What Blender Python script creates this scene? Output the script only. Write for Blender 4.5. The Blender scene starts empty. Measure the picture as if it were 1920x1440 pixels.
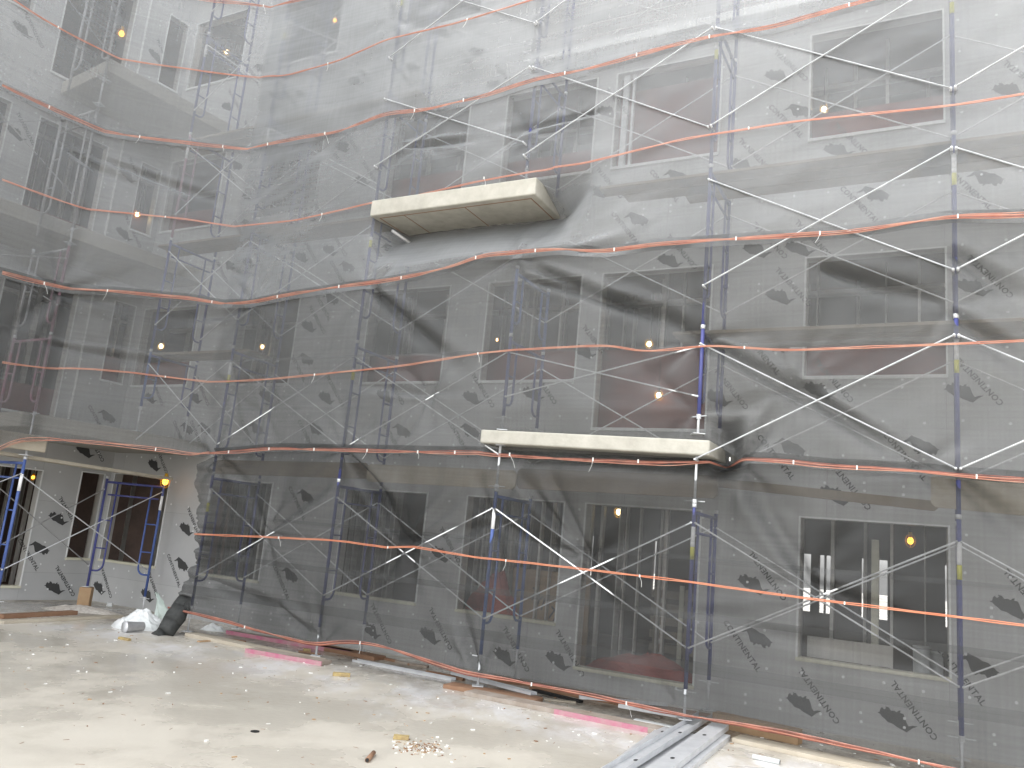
import bpy, math, random
import numpy as np
from mathutils import Vector, Matrix, noise
random.seed(7)
R = math.radians
scene = bpy.context.scene
COL = scene.collection

# ------------------------------------------------------------------ camera
E = 1.68                                    # eye height above the slab
F = 1530.0
PITCH, ROLL = R(11.08), R(5.36)
A1, A2 = R(-61.4), R(35.8)                  # bearings of the two wings
cp, sp, cr, sr = math.cos(PITCH), math.sin(PITCH), math.cos(ROLL), math.sin(ROLL)
RM = np.array([[cr, sr, 0], [-sr, cr, 0], [0, 0, 1]]) @ np.array([[1, 0, 0], [0, cp, -sp], [0, sp, cp]])
def ray(x, y):
    w = RM.T @ np.array([x - 960.0, 720.0 - y, F])
    return np.array([w[0], w[2], w[1]])
def proj(p):
    c = RM @ np.array([p[0], p[2] - E, p[1]])
    return 960 + F * c[0] / c[2], 720 - F * c[1] / c[2]
cam = bpy.data.cameras.new('camera'); cam.sensor_width = 36; cam.lens = F / 1920 * 36
cam.clip_start = 0.05; cam.clip_end = 500
co = bpy.data.objects.new('camera', cam); COL.objects.link(co)
wv = lambda v: Vector((v[0], v[2], v[1]))
rx, up, fw = wv(RM[0]), wv(RM[1]), wv(RM[2])
co.matrix_world = Matrix.Translation((0, 0, E)) @ Matrix((rx, up, -fw)).transposed().to_4x4()
scene.camera = co

# ------------------------------------------------------------------ plan axes
d1 = np.array([math.sin(A1), math.cos(A1)]); n1 = np.array([math.cos(A1), -math.sin(A1)])
d2 = np.array([math.sin(A2), math.cos(A2)]); n2 = np.array([-math.cos(A2), math.sin(A2)])
SC = 13.73                                   # the inner corner on the long wing
CC = d1 * SC + n1 * 10.0
C2, D2 = float(CC @ d2), float(CC @ n2)
def W1(s, n, z):
    p = d1 * s + n1 * n; return Vector((p[0], p[1], z + E))
def W2(t, n, z):
    p = d2 * (t + C2) + n2 * n; return Vector((p[0], p[1], z + E))
def px1(x, y, n):                            # pixel -> (s, z) on the plane n of the long wing
    w = ray(x, y); t = n / (n1 @ w[:2]); p = w * t
    return float(p[:2] @ d1), float(p[2])
def px2(x, y, n):
    w = ray(x, y); t = n / (n2 @ w[:2]); p = w * t
    return float(p[:2] @ d2) - C2, float(p[2])
def pxz(x, y, z=-E):                         # pixel -> point on the horizontal plane z
    w = ray(x, y); p = w * (z / w[2]); return Vector((p[0], p[1], z + E))

# ------------------------------------------------------------------ light
SUN_EL = 44.0
L = n2 * math.cos(R(38)) - n1 * math.sin(R(38))
sun_az = math.atan2(L[0], L[1])
wd = bpy.data.worlds.new('World'); scene.world = wd; wd.use_nodes = True
nt = wd.node_tree; nt.nodes.clear()
sky = nt.nodes.new('ShaderNodeTexSky'); sky.sky_type = 'NISHITA'; sky.sun_disc = False
sky.sun_elevation = R(SUN_EL); sky.sun_rotation = sun_az
sky.air_density = 1.0; sky.dust_density = 2.5; sky.ozone_density = 1.0
hs = nt.nodes.new('ShaderNodeHueSaturation'); hs.inputs['Saturation'].default_value = 0.10
bg = nt.nodes.new('ShaderNodeBackground'); bg.inputs['Strength'].default_value = 0.135
wo = nt.nodes.new('ShaderNodeOutputWorld')
nt.links.new(sky.outputs[0], hs.inputs['Color']); nt.links.new(hs.outputs[0], bg.inputs[0]); nt.links.new(bg.outputs[0], wo.inputs[0])
sl = bpy.data.lights.new('sun', 'SUN'); sl.energy = 0.6; sl.angle = R(24); sl.color = (1.0, 0.97, 0.93)
so = bpy.data.objects.new('sun', sl); COL.objects.link(so)
Ld = Vector((L[0] * math.cos(R(SUN_EL)), L[1] * math.cos(R(SUN_EL)), math.sin(R(SUN_EL))))
so.rotation_euler = Ld.to_track_quat('Z', 'Y').to_euler(); so.location = (0, 0, 30)
scene.view_settings.view_transform = 'Standard'; scene.view_settings.look = 'None'
scene.view_settings.gamma = 1.0; scene.view_settings.exposure = 2.55
try:
    scene.cycles.transparent_max_bounces = 16
    scene.cycles.max_bounces = 6
    scene.cycles.use_denoising = True
    scene.cycles.sample_clamp_indirect = 4.0
except Exception: pass

# ------------------------------------------------------------------ materials
MATS = {}
def mat(name, color, rough=0.7, metal=0.0, var=None, vscale=4.0, vamt=0.5, bump=0.0, bscale=30.0, spec=0.3, coat=0.0):
    """principled; var = second colour mixed in by noise"""
    if name in MATS: return MATS[name]
    m = bpy.data.materials.new(name); m.use_nodes = True; t = m.node_tree; b = t.nodes['Principled BSDF']
    b.inputs['Base Color'].default_value = (*color, 1); b.inputs['Roughness'].default_value = rough
    b.inputs['Metallic'].default_value = metal; b.inputs['Specular IOR Level'].default_value = spec
    b.inputs['Coat Weight'].default_value = coat
    tc = t.nodes.new('ShaderNodeTexCoord')
    if var is not None:
        n = t.nodes.new('ShaderNodeTexNoise'); n.inputs['Scale'].default_value = vscale; n.inputs['Detail'].default_value = 6
        n.inputs['Roughness'].default_value = 0.65
        r = t.nodes.new('ShaderNodeValToRGB'); r.color_ramp.elements[0].position = 0.5 - 0.25 * vamt; r.color_ramp.elements[1].position = 0.5 + 0.25 * vamt
        r.color_ramp.elements[0].color = (*color, 1); r.color_ramp.elements[1].color = (*var, 1)
        t.links.new(tc.outputs['Object'], n.inputs['Vector']); t.links.new(n.outputs['Fac'], r.inputs['Fac'])
        t.links.new(r.outputs[0], b.inputs['Base Color'])
    if bump:
        n = t.nodes.new('ShaderNodeTexNoise'); n.inputs['Scale'].default_value = bscale; n.inputs['Detail'].default_value = 5
        bp = t.nodes.new('ShaderNodeBump'); bp.inputs['Strength'].default_value = bump; bp.inputs['Distance'].default_value = 0.01
        t.links.new(tc.outputs['Object'], n.inputs['Vector']); t.links.new(n.outputs['Fac'], bp.inputs['Height']); t.links.new(bp.outputs[0], b.inputs['Normal'])
    MATS[name] = m; return m

M_blue = mat('blue paint', (0.045, 0.06, 0.22), 0.45, var=(0.10, 0.10, 0.24), vscale=9, vamt=1.0)
M_blue2 = mat('bright blue paint', (0.05, 0.10, 0.30), 0.42, var=(0.10, 0.14, 0.33), vscale=7, vamt=1.0)
M_pinkp = mat('pink sprayed paint', (0.35, 0.10, 0.17), 0.6, var=(0.30, 0.28, 0.30), vscale=5, vamt=1.0)
M_galv = mat('galvanised steel', (0.50, 0.50, 0.50), 0.42, 0.6, var=(0.36, 0.36, 0.37), vscale=14, vamt=1.0)
M_zinc = mat('bright zinc', (0.72, 0.73, 0.74), 0.38, 0.35, var=(0.5, 0.51, 0.53), vscale=6, vamt=1.2)
M_brace = mat('bright brace steel', (0.46, 0.47, 0.48), 0.45, 0.2, var=(0.34, 0.35, 0.36), vscale=6)
M_bracew = mat('clean brace steel', (0.90, 0.91, 0.92), 0.45, 0.0, var=(0.75, 0.76, 0.77), vscale=6)
M_white = mat('white paint', (0.78, 0.78, 0.75), 0.6)
M_conc = mat('balcony concrete', (0.50, 0.485, 0.43), 0.85, var=(0.33, 0.315, 0.27), vscale=5.5, vamt=1.1, bump=0.25, bscale=40)
M_concd = mat('stained concrete', (0.42, 0.40, 0.36), 0.85, var=(0.34, 0.32, 0.28), vscale=2.3, vamt=1.3, bump=0.3, bscale=25)
M_wood = mat('weathered wood', (0.34, 0.29, 0.22), 0.8, var=(0.20, 0.16, 0.12), vscale=5, vamt=1.5, bump=0.3)
M_toe = mat('pale plank', (0.50, 0.46, 0.38), 0.8, var=(0.36, 0.31, 0.24), vscale=4, vamt=1.2, bump=0.3)
M_woodp = mat('pale pine', (0.45, 0.32, 0.19), 0.75, var=(0.30, 0.18, 0.10), vscale=6, vamt=1.6, bump=0.3)
M_woodr = mat('brown wood', (0.20, 0.10, 0.06), 0.8, var=(0.30, 0.19, 0.12), vscale=7, vamt=1.5, bump=0.3)
M_pink = mat('pink painted wood', (0.44, 0.10, 0.20), 0.75, var=(0.42, 0.30, 0.29), vscale=6, vamt=0.9, bump=0.2)
M_print = mat('dark grey print', (0.06, 0.06, 0.06), 0.7)
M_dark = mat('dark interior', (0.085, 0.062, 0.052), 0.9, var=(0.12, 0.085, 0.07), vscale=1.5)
M_floor = mat('interior floor', (0.20, 0.12, 0.09), 0.8, var=(0.26, 0.19, 0.15), vscale=2)
M_stud = mat('metal stud', (0.58, 0.56, 0.52), 0.5, 0.3)
M_red = mat('red boarding', (0.20, 0.065, 0.055), 0.7, var=(0.14, 0.05, 0.05), vscale=2)
M_redt = mat('red tarpaulin', (0.45, 0.07, 0.045), 0.6, var=(0.32, 0.05, 0.04), vscale=3, bump=0.4, bscale=6)
M_card = mat('brown cardboard', (0.32, 0.22, 0.13), 0.85)
M_screw = mat('washer head', (0.75, 0.76, 0.76), 0.4, 0.2)
M_trim = mat('white trim bead', (0.72, 0.73, 0.72), 0.55)
M_sill = mat('foam sill strip', (0.62, 0.60, 0.48), 0.7)
M_yel = mat('yellow cage', (0.75, 0.42, 0.03), 0.4)
M_black = mat('black rubber', (0.02, 0.02, 0.02), 0.7)
M_sheet = mat('white plastic film', (0.72, 0.73, 0.73), 0.35, var=(0.6, 0.63, 0.62), vscale=3, spec=0.5)
M_film = mat('pale green film', (0.50, 0.57, 0.53), 0.3, spec=0.5)
M_frame = mat('pvc frame', (0.68, 0.69, 0.70), 0.5)
M_yl = mat('yellow lumber', (0.44, 0.34, 0.15), 0.75, var=(0.30, 0.22, 0.11), vscale=20)
M_sticker = mat('white label', (0.80, 0.80, 0.80), 0.5)
M_stickery = mat('yellow label', (0.62, 0.60, 0.10), 0.5)
M_lic = mat('net opening strip', (0.7, 0.7, 0.68), 0.6)
M_bundle = mat('bundled net', (0.035, 0.037, 0.036), 0.75, var=(0.06, 0.062, 0.06), vscale=8)

def emis(name, color, strength):
    m = bpy.data.materials.new(name); m.use_nodes = True; t = m.node_tree; b = t.nodes['Principled BSDF']
    b.inputs['Base Color'].default_value = (*color, 1)
    b.inputs['Emission Color'].default_value = (*color, 1); b.inputs['Emission Strength'].default_value = strength
    return m
M_bulb = emis('lit bulb', (1.0, 0.80, 0.42), 4.0)
M_bulbo = emis('lit amber bulb', (1.0, 0.42, 0.04), 1.3)

def orange_mat():
    m = mat('orange cord', (0.52, 0.16, 0.08), 0.6, var=(0.56, 0.26, 0.16), vscale=3, vamt=1.0)
    return m
M_or = orange_mat()
M_orp = mat('haze-washed peach cord', (0.52, 0.29, 0.23), 0.6, var=(0.48, 0.21, 0.15), vscale=3)  # peach wash puts the lens haze into the upper cords' colour
M_orb = mat('dusty brown red cord', (0.22, 0.12, 0.10), 0.6, var=(0.5, 0.24, 0.18), vscale=4)
M_orm = mat('dull orange cord', (0.40, 0.155, 0.10), 0.6, var=(0.46, 0.25, 0.18), vscale=3)  # darker, duller orange for the lower and middle cords
M_ord = mat('dark red cord', (0.13, 0.045, 0.035), 0.6, var=(0.30, 0.10, 0.07), vscale=4)

def sheathing_mat():
    m = bpy.data.materials.new('grey sheathing board'); m.use_nodes = True; t = m.node_tree; b = t.nodes['Principled BSDF']
    tc = t.nodes.new('ShaderNodeTexCoord')
    uv = tc.outputs['UV']
    n = t.nodes.new('ShaderNodeTexNoise'); n.inputs['Scale'].default_value = 0.9; n.inputs['Detail'].default_value = 8; n.inputs['Roughness'].default_value = 0.6
    t.links.new(uv, n.inputs['Vector'])
    r = t.nodes.new('ShaderNodeValToRGB'); r.color_ramp.elements[0].position = 0.3; r.color_ramp.elements[1].position = 0.7
    r.color_ramp.elements[0].color = (0.42, 0.425, 0.42, 1); r.color_ramp.elements[1].color = (0.49, 0.49, 0.485, 1)
    t.links.new(n.outputs['Fac'], r.inputs['Fac'])
    # board joints (2.44 x 1.22)
    br = t.nodes.new('ShaderNodeTexBrick'); br.offset = 0.5; br.inputs['Scale'].default_value = 1.0
    br.inputs['Brick Width'].default_value = 2.44; br.inputs['Row Height'].default_value = 1.22
    br.inputs['Mortar Size'].default_value = 0.004; br.inputs['Mortar Smooth'].default_value = 0.4
    br.inputs['Color1'].default_value = (1, 1, 1, 1); br.inputs['Color2'].default_value = (0.93, 0.93, 0.94, 1); br.inputs['Mortar'].default_value = (0.72, 0.72, 0.72, 1)
    t.links.new(uv, br.inputs['Vector'])
    mx = t.nodes.new('ShaderNodeMix'); mx.data_type = 'RGBA'; mx.blend_type = 'MULTIPLY'; mx.inputs[0].default_value = 1.0
    t.links.new(r.outputs[0], mx.inputs[6]); t.links.new(br.outputs['Color'], mx.inputs[7])
    # wear: light scratches and chalk specks
    n2_ = t.nodes.new('ShaderNodeTexNoise'); n2_.inputs['Scale'].default_value = 18; n2_.inputs['Detail'].default_value = 3
    t.links.new(uv, n2_.inputs['Vector'])
    r2 = t.nodes.new('ShaderNodeValToRGB'); r2.color_ramp.elements[0].position = 0.73; r2.color_ramp.elements[1].position = 0.78
    t.links.new(n2_.outputs['Fac'], r2.inputs['Fac'])
    m2 = t.nodes.new('ShaderNodeMix'); m2.data_type = 'RGBA'; m2.inputs[7].default_value = (0.6, 0.6, 0.58, 1)
    t.links.new(r2.outputs[0], m2.inputs[0]); t.links.new(mx.outputs[2], m2.inputs[6])
    t.links.new(m2.outputs[2], b.inputs['Base Color']); b.inputs['Roughness'].default_value = 0.62
    return m
M_sheath = sheathing_mat()

def block_mat():
    m = bpy.data.materials.new('concrete block wall'); m.use_nodes = True; t = m.node_tree; b = t.nodes['Principled BSDF']
    tc = t.nodes.new('ShaderNodeTexCoord')
    br = t.nodes.new('ShaderNodeTexBrick'); br.inputs['Scale'].default_value = 1.0
    br.inputs['Brick Width'].default_value = 0.40; br.inputs['Row Height'].default_value = 0.20; br.inputs['Mortar Size'].default_value = 0.007
    br.inputs['Color1'].default_value = (0.38, 0.37, 0.36, 1); br.inputs['Color2'].default_value = (0.31, 0.31, 0.31, 1); br.inputs['Mortar'].default_value = (0.60, 0.59, 0.57, 1)
    t.links.new(tc.outputs['UV'], br.inputs['Vector']); t.links.new(br.outputs['Color'], b.inputs['Base Color'])
    bp = t.nodes.new('ShaderNodeBump'); bp.inputs['Strength'].default_value = 0.5; bp.inputs['Distance'].default_value = 0.01; bp.invert = True
    t.links.new(br.outputs['Fac'], bp.inputs['Height']); t.links.new(bp.outputs[0], b.inputs['Normal'])
    b.inputs['Roughness'].default_value = 0.9
    return m
M_block = block_mat()

def net_mat(name, T, col_a, col_b, bands=()):
    """woven debris netting: threads (diffuse + translucent) with gaps between them; the weave closes up where the cloth turns away"""
    m = bpy.data.materials.new(name); m.use_nodes = True; t = m.node_tree; t.nodes.clear()
    out = t.nodes.new('ShaderNodeOutputMaterial')
    tr = t.nodes.new('ShaderNodeBsdfTransparent'); df = t.nodes.new('ShaderNodeBsdfDiffuse'); tl = t.nodes.new('ShaderNodeBsdfTranslucent')
    gl = t.nodes.new('ShaderNodeBsdfGlossy'); gl.inputs['Roughness'].default_value = 0.5; gl.inputs['Color'].default_value = (0.5, 0.5, 0.5, 1)
    tc = t.nodes.new('ShaderNodeTexCoord'); uv = tc.outputs['UV']
    n = t.nodes.new('ShaderNodeTexNoise'); n.inputs['Scale'].default_value = 0.7; n.inputs['Detail'].default_value = 5
    t.links.new(uv, n.inputs['Vector'])
    r = t.nodes.new('ShaderNodeValToRGB'); r.color_ramp.elements[0].position = 0.35; r.color_ramp.elements[1].position = 0.65
    r.color_ramp.elements[0].color = (*col_a, 1); r.color_ramp.elements[1].color = (*col_b, 1)
    t.links.new(n.outputs['Fac'], r.inputs['Fac'])
    for s in (df, tl): t.links.new(r.outputs[0], s.inputs['Color'])
    lw = t.nodes.new('ShaderNodeLayerWeight'); lw.inputs['Blend'].default_value = 0.5
    def M(op, a, b=None, clamp=False):
        k = t.nodes.new('ShaderNodeMath'); k.operation = op; k.use_clamp = clamp
        for i, v in enumerate((a, b)):
            if v is None: continue
            if isinstance(v, (int, float)): k.inputs[i].default_value = v
            else: t.links.new(v, k.inputs[i])
        return k.outputs[0]
    cosv = M('MAXIMUM', M('SUBTRACT', 1.0, lw.outputs['Facing']), 0.5)
    inv = M('DIVIDE', 1.0, cosv)
    # horizontal thread density: fine streaks along the roll + reinforced bands
    st = t.nodes.new('ShaderNodeTexNoise'); st.inputs['Scale'].default_value = 1.0; st.inputs['Detail'].default_value = 4
    mp = t.nodes.new('ShaderNodeMapping'); mp.inputs['Scale'].default_value = (0.35, 26.0, 1.0)
    t.links.new(uv, mp.inputs['Vector']); t.links.new(mp.outputs[0], st.inputs['Vector'])
    dens = M('ADD', M('MULTIPLY', st.outputs['Fac'], 0.52), 0.74)
    st2 = t.nodes.new('ShaderNodeTexNoise'); st2.inputs['Scale'].default_value = 1.0; st2.inputs['Detail'].default_value = 3
    mp2 = t.nodes.new('ShaderNodeMapping'); mp2.inputs['Scale'].default_value = (34.0, 0.6, 1.0)
    t.links.new(uv, mp2.inputs['Vector']); t.links.new(mp2.outputs[0], st2.inputs['Vector'])
    dens = M('ADD', dens, M('MULTIPLY', M('SUBTRACT', st2.outputs['Fac'], 0.5), 0.34))
    sx = t.nodes.new('ShaderNodeSeparateXYZ'); t.links.new(uv, sx.inputs[0])
    for (v0, w, a) in bands:
        d = M('ABSOLUTE', M('SUBTRACT', sx.outputs['Y'], v0))
        dens = M('ADD', dens, M('MULTIPLY', M('LESS_THAN', d, w), a))
    tran = M('POWER', T, M('MULTIPLY', inv, dens))
    op = M('SUBTRACT', 1.0, tran, True)
    m1 = t.nodes.new('ShaderNodeMixShader'); m1.inputs[0].default_value = 0.36
    t.links.new(df.outputs[0], m1.inputs[1]); t.links.new(tl.outputs[0], m1.inputs[2])
    m0 = t.nodes.new('ShaderNodeMixShader'); m0.inputs[0].default_value = 0.06
    t.links.new(m1.outputs[0], m0.inputs[1]); t.links.new(gl.outputs[0], m0.inputs[2])
    m2 = t.nodes.new('ShaderNodeMixShader')
    t.links.new(op, m2.inputs[0]); t.links.new(tr.outputs[0], m2.inputs[1]); t.links.new(m0.outputs[0], m2.inputs[2])
    t.links.new(m2.outputs[0], out.inputs[0])
    return m

def ground_mat():
    m = bpy.data.materials.new('dusty concrete slab'); m.use_nodes = True; t = m.node_tree; b = t.nodes['Principled BSDF']
    tc = t.nodes.new('ShaderNodeTexCoord'); ob = tc.outputs['Object']
    def N(scale, det=6, rough=0.6, mscale=None):
        n = t.nodes.new('ShaderNodeTexNoise'); n.inputs['Scale'].default_value = scale; n.inputs['Detail'].default_value = det; n.inputs['Roughness'].default_value = rough
        if mscale:
            mp = t.nodes.new('ShaderNodeMapping'); mp.inputs['Scale'].default_value = mscale; mp.inputs['Rotation'].default_value = (0, 0, 0.6)
            t.links.new(ob, mp.inputs['Vector']); t.links.new(mp.outputs[0], n.inputs['Vector'])
        else: t.links.new(ob, n.inputs['Vector'])
        return n.outputs['Fac']
    def ramp(fac, p0, c0, p1, c1):
        r = t.nodes.new('ShaderNodeValToRGB'); r.color_ramp.elements[0].position = p0; r.color_ramp.elements[1].position = p1
        r.color_ramp.elements[0].color = (*c0, 1); r.color_ramp.elements[1].color = (*c1, 1); t.links.new(fac, r.inputs['Fac']); return r.outputs[0]
    def mix(fac, a, c, mode='MIX'):
        k = t.nodes.new('ShaderNodeMix'); k.data_type = 'RGBA'; k.blend_type = mode
        if isinstance(fac, float): k.inputs[0].default_value = fac
        else: t.links.new(fac, k.inputs[0])
        for i, v in ((6, a), (7, c)):
            if isinstance(v, tuple): k.inputs[i].default_value = (*v, 1)
            else: t.links.new(v, k.inputs[i])
        return k.outputs[2]
    base = ramp(N(0.55), 0.30, (0.49, 0.455, 0.39), 0.70, (0.57, 0.535, 0.465))
    base = mix(ramp(N(1.6, 8, 0.7), 0.55, (0, 0, 0), 0.80, (0.55, 0.55, 0.55)), base, (0.34, 0.31, 0.25))
    base = mix(ramp(N(0.9, 8, 0.72, (1, 0.35, 1)), 0.60, (0, 0, 0), 0.74, (0.9, 0.9, 0.9)), base, (0.58, 0.57, 0.55))
    base = mix(ramp(N(30, 3, 0.6), 0.66, (0, 0, 0), 0.74, (0.35, 0.35, 0.35)), base, (0.20, 0.17, 0.13))
    base = mix(ramp(N(22, 3, 0.5), 0.74, (0, 0, 0), 0.78, (0.6, 0.6, 0.6)), base, (0.62, 0.60, 0.56))
    t.links.new(base, b.inputs['Base Color'])
    sp = t.nodes.new('ShaderNodeVectorMath'); sp.operation = 'DOT_PRODUCT'; t.links.new(ob, sp.inputs[0]); sp.inputs[1].default_value = (n1[0], n1[1], 0)
    def MM(op, a, b_):
        k = t.nodes.new('ShaderNodeMath'); k.operation = op; k.use_clamp = op == 'MULTIPLY'
        for i, v in enumerate((a, b_)):
            if isinstance(v, float): k.inputs[i].default_value = v
            else: t.links.new(v, k.inputs[i])
        return k.outputs[0]
    dd = MM('ABSOLUTE', MM('SUBTRACT', sp.outputs['Value'], 7.85), 0.0)
    band = ramp(dd, 0.15, (1, 1, 1), 1.0, (0, 0, 0))
    dust = MM('MULTIPLY', band, ramp(N(1.7, 9, 0.75, (1, 0.5, 1)), 0.44, (0, 0, 0), 0.60, (1, 1, 1)))
    base = mix(dust, base, (0.66, 0.65, 0.64))
    grime = MM('MULTIPLY', ramp(MM('ABSOLUTE', MM('SUBTRACT', sp.outputs['Value'], 9.0), 0.0), 0.2, (1, 1, 1), 1.0, (0, 0, 0)), ramp(N(3.1, 9, 0.75), 0.42, (0, 0, 0), 0.55, (0.85, 0.85, 0.85)))
    base = mix(grime, base, (0.20, 0.17, 0.14))
    t.links.new(base, b.inputs['Base Color'])
    rr = ramp(N(0.55, 5), 0.44, (0.10, 0.10, 0.10), 0.58, (0.48, 0.48, 0.48)); t.links.new(rr, b.inputs['Roughness'])
    b.inputs['Specular IOR Level'].default_value = 0.45
    bp = t.nodes.new('ShaderNodeBump'); bp.inputs['Strength'].default_value = 0.25; bp.inputs['Distance'].default_value = 0.01
    t.links.new(N(14, 6), bp.inputs['Height']); t.links.new(bp.outputs[0], b.inputs['Normal'])
    return m

# ------------------------------------------------------------------ mesh helpers
class MB:
    def __init__(s): s.v = []; s.f = []; s.uv = None
    def quad(s, a, b, c, d):
        i = len(s.v); s.v += [tuple(a), tuple(b), tuple(c), tuple(d)]; s.f.append((i, i + 1, i + 2, i + 3))
    def hexa(s, p):                       # 8 points: bottom 4 (ccw), top 4
        i = len(s.v); s.v += [tuple(q) for q in p]
        for f in ((3, 2, 1, 0), (4, 5, 6, 7), (0, 1, 5, 4), (1, 2, 6, 5), (2, 3, 7, 6), (3, 0, 4, 7)): s.f.append(tuple(i + k for k in f))
    def box(s, c, x, y, z):               # centre + three half-axis vectors
        c, x, y, z = Vector(c), Vector(x), Vector(y), Vector(z)
        s.hexa([c - x - y - z, c + x - y - z, c + x + y - z, c - x + y - z, c - x - y + z, c + x - y + z, c + x + y + z, c - x + y + z])
    def slab(s, W, a0, a1, n0, n1_, z0, z1):
        s.hexa([W(a0, n0, z0), W(a1, n0, z0), W(a1, n1_, z0), W(a0, n1_, z0), W(a0, n0, z1), W(a1, n0, z1), W(a1, n1_, z1), W(a0, n1_, z1)])
    def tube(s, pts, r, seg=8, cap=True, r2=None):
        pts = [Vector(p) for p in pts]; n = len(pts); rings = []
        prev = None
        for i, p in enumerate(pts):
            d = (pts[min(i + 1, n - 1)] - pts[max(i - 1, 0)])
            if d.length < 1e-9: d = Vector((0, 0, 1))
            d.normalize()
            if prev is None:
                a = Vector((0, 0, 1)) if abs(d.z) < 0.9 else Vector((1, 0, 0)); u = d.cross(a).normalized()
            else:
                u = prev - d * prev.dot(d); u = u.normalized() if u.length > 1e-6 else d.cross(Vector((0, 0, 1))).normalized()
            prev = u; w = d.cross(u)
            rr = r if r2 is None else r + (r2 - r) * i / (n - 1)
            b = len(s.v)
            for k in range(seg):
                a = 2 * math.pi * k / seg; s.v.append(tuple(p + (u * math.cos(a) + w * math.sin(a)) * rr))
            rings.append(b)
        for i in range(n - 1):
            for k in range(seg):
                k2 = (k + 1) % seg; s.f.append((rings[i] + k, rings[i] + k2, rings[i + 1] + k2, rings[i + 1] + k))
        if cap:
            s.f.append(tuple(rings[0] + k for k in range(seg))[::-1]); s.f.append(tuple(rings[-1] + k for k in range(seg)))
    def ball(s, c, r, seg=10, ring=7, sz=1.0):
        c = Vector(c); b = len(s.v)
        for j in range(ring + 1):
            th = math.pi * j / ring
            for k in range(seg):
                ph = 2 * math.pi * k / seg
                s.v.append(tuple(c + Vector((r * math.sin(th) * math.cos(ph), r * math.sin(th) * math.sin(ph), r * sz * math.cos(th)))))
        for j in range(ring):
            for k in range(seg):
                k2 = (k + 1) % seg
                s.f.append((b + j * seg + k, b + (j + 1) * seg + k, b + (j + 1) * seg + k2, b + j * seg + k2))
    def mesh(s, name, m, smooth=False):
        me = bpy.data.meshes.new(name); me.from_pydata(s.v, [], s.f); me.materials.append(m)
        if s.uv is not None:
            l = me.uv_layers.new(name='UVMap')
            for lp in me.loops: l.data[lp.index].uv = s.uv[lp.vertex_index]
        if smooth: me.polygons.foreach_set('use_smooth', [True] * len(me.polygons))
        me.validate(); me.update(); return me
def bevel(o, w, seg=2):
    md = o.modifiers.new('bevel', 'BEVEL'); md.width = w; md.segments = seg; md.limit_method = 'ANGLE'; return o
def obj(name, mb, m, parent=None, smooth=False, label=None):
    me = mb.mesh(name, m, smooth) if isinstance(mb, MB) else mb
    o = bpy.data.objects.new(name, me); COL.objects.link(o)
    if parent is not None: o.parent = parent; o.matrix_parent_inverse = Matrix.Translation(-Vector(parent.location)) if not isinstance(parent, type(None)) else Matrix()
    if label: o['label'] = label
    return o
def child(name, mb, m, parent, smooth=False, label=None):
    """geometry given in world coordinates, re-based on the parent's origin"""
    root = parent; off = Vector((0, 0, 0))
    while root is not None: off += Vector(root.location); root = root.parent
    mb.v = [tuple(Vector(q) - off) for q in mb.v]
    me = mb.mesh(name, m, smooth); o = bpy.data.objects.new(name, me); COL.objects.link(o); o.parent = parent
    if label: o['label'] = label
    return o
def tag(o, label, cat, group=None, kind=None):
    if label: o['label'] = label
    if cat: o['category'] = cat
    if group: o['group'] = group
    if kind: o['kind'] = kind
    return o
def thing(name, loc, label, cat, group=None):
    o = bpy.data.objects.new(name, None); COL.objects.link(o); o.location = loc; o.empty_display_size = 0.2
    return tag(o, label, cat, group)
def lone(name, mb, m, label, cat, group=None, smooth=False, base=None):
    if base is None:
        vs = np.array(mb.v); base = Vector((vs[:, 0].mean(), vs[:, 1].mean(), vs[:, 2].min()))
    base = Vector(base)
    mb.v = [tuple(Vector(q) - base) for q in mb.v]
    me = mb.mesh(name, m, smooth); o = bpy.data.objects.new(name, me); COL.objects.link(o); o.location = base
    return tag(o, label, cat, group)

# ------------------------------------------------------------------ ground
GZ = -E
g = MB()
N_ = 60
gx = np.linspace(-60, 60, N_); 
for j in range(N_ - 1):
    for i in range(N_ - 1):
        pass
g.quad((-80, -60, 0), (80, -60, 0), (80, 90, 0), (-80, 90, 0))
go = obj('ground', g, ground_mat()); tag(go, 'bare beige concrete ground slab strewn with dust, scraps and damp patches', 'ground', kind='structure')

# ------------------------------------------------------------------ the building
HOLES1 = []
cols = {'W': (0.0, 1.5), 'C': (2.67, 4.17), 'B': (4.5, 5.98), 'A': (6.68, 8.17), 'Z': (9.70, 11.04), 'Y': (12.13, 13.60)}
for k, (a, b) in cols.items():
    for lv, (z0, z1) in enumerate([(-0.94, 0.61), (2.28, 3.77), (5.36, 6.83), (8.45, 9.93)]):
        if k == 'C' and lv == 0: z0 = -1.43
        if k == 'C' and lv == 1: z0 = 1.62
        if lv == 3 and k in 'WCB': continue
        HOLES1.append((a, b, z0, z1, k, lv))
HOLES2 = []
for lv, (z0, z1) in enumerate([(-0.95, 0.57), (2.29, 3.80), (5.25, 6.62), (8.35, 9.85)]):
    HOLES2.append((-0.53, -0.13, z0, z1, 'n', lv))
for lv, (z0, z1) in enumerate([(-1.45, 0.50), (1.45, 3.75), (4.55, 6.60), (7.50, 9.75)]):
    HOLES2.append((-2.45, -1.23, z0, z1, 'd', lv))
for lv, (z0, z1) in enumerate([(-0.95, 0.57), (2.29, 3.80), (5.25, 6.62), (8.35, 9.85)]):
    HOLES2.append((-4.6, -2.95, z0, z1, 'w', lv))

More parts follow.
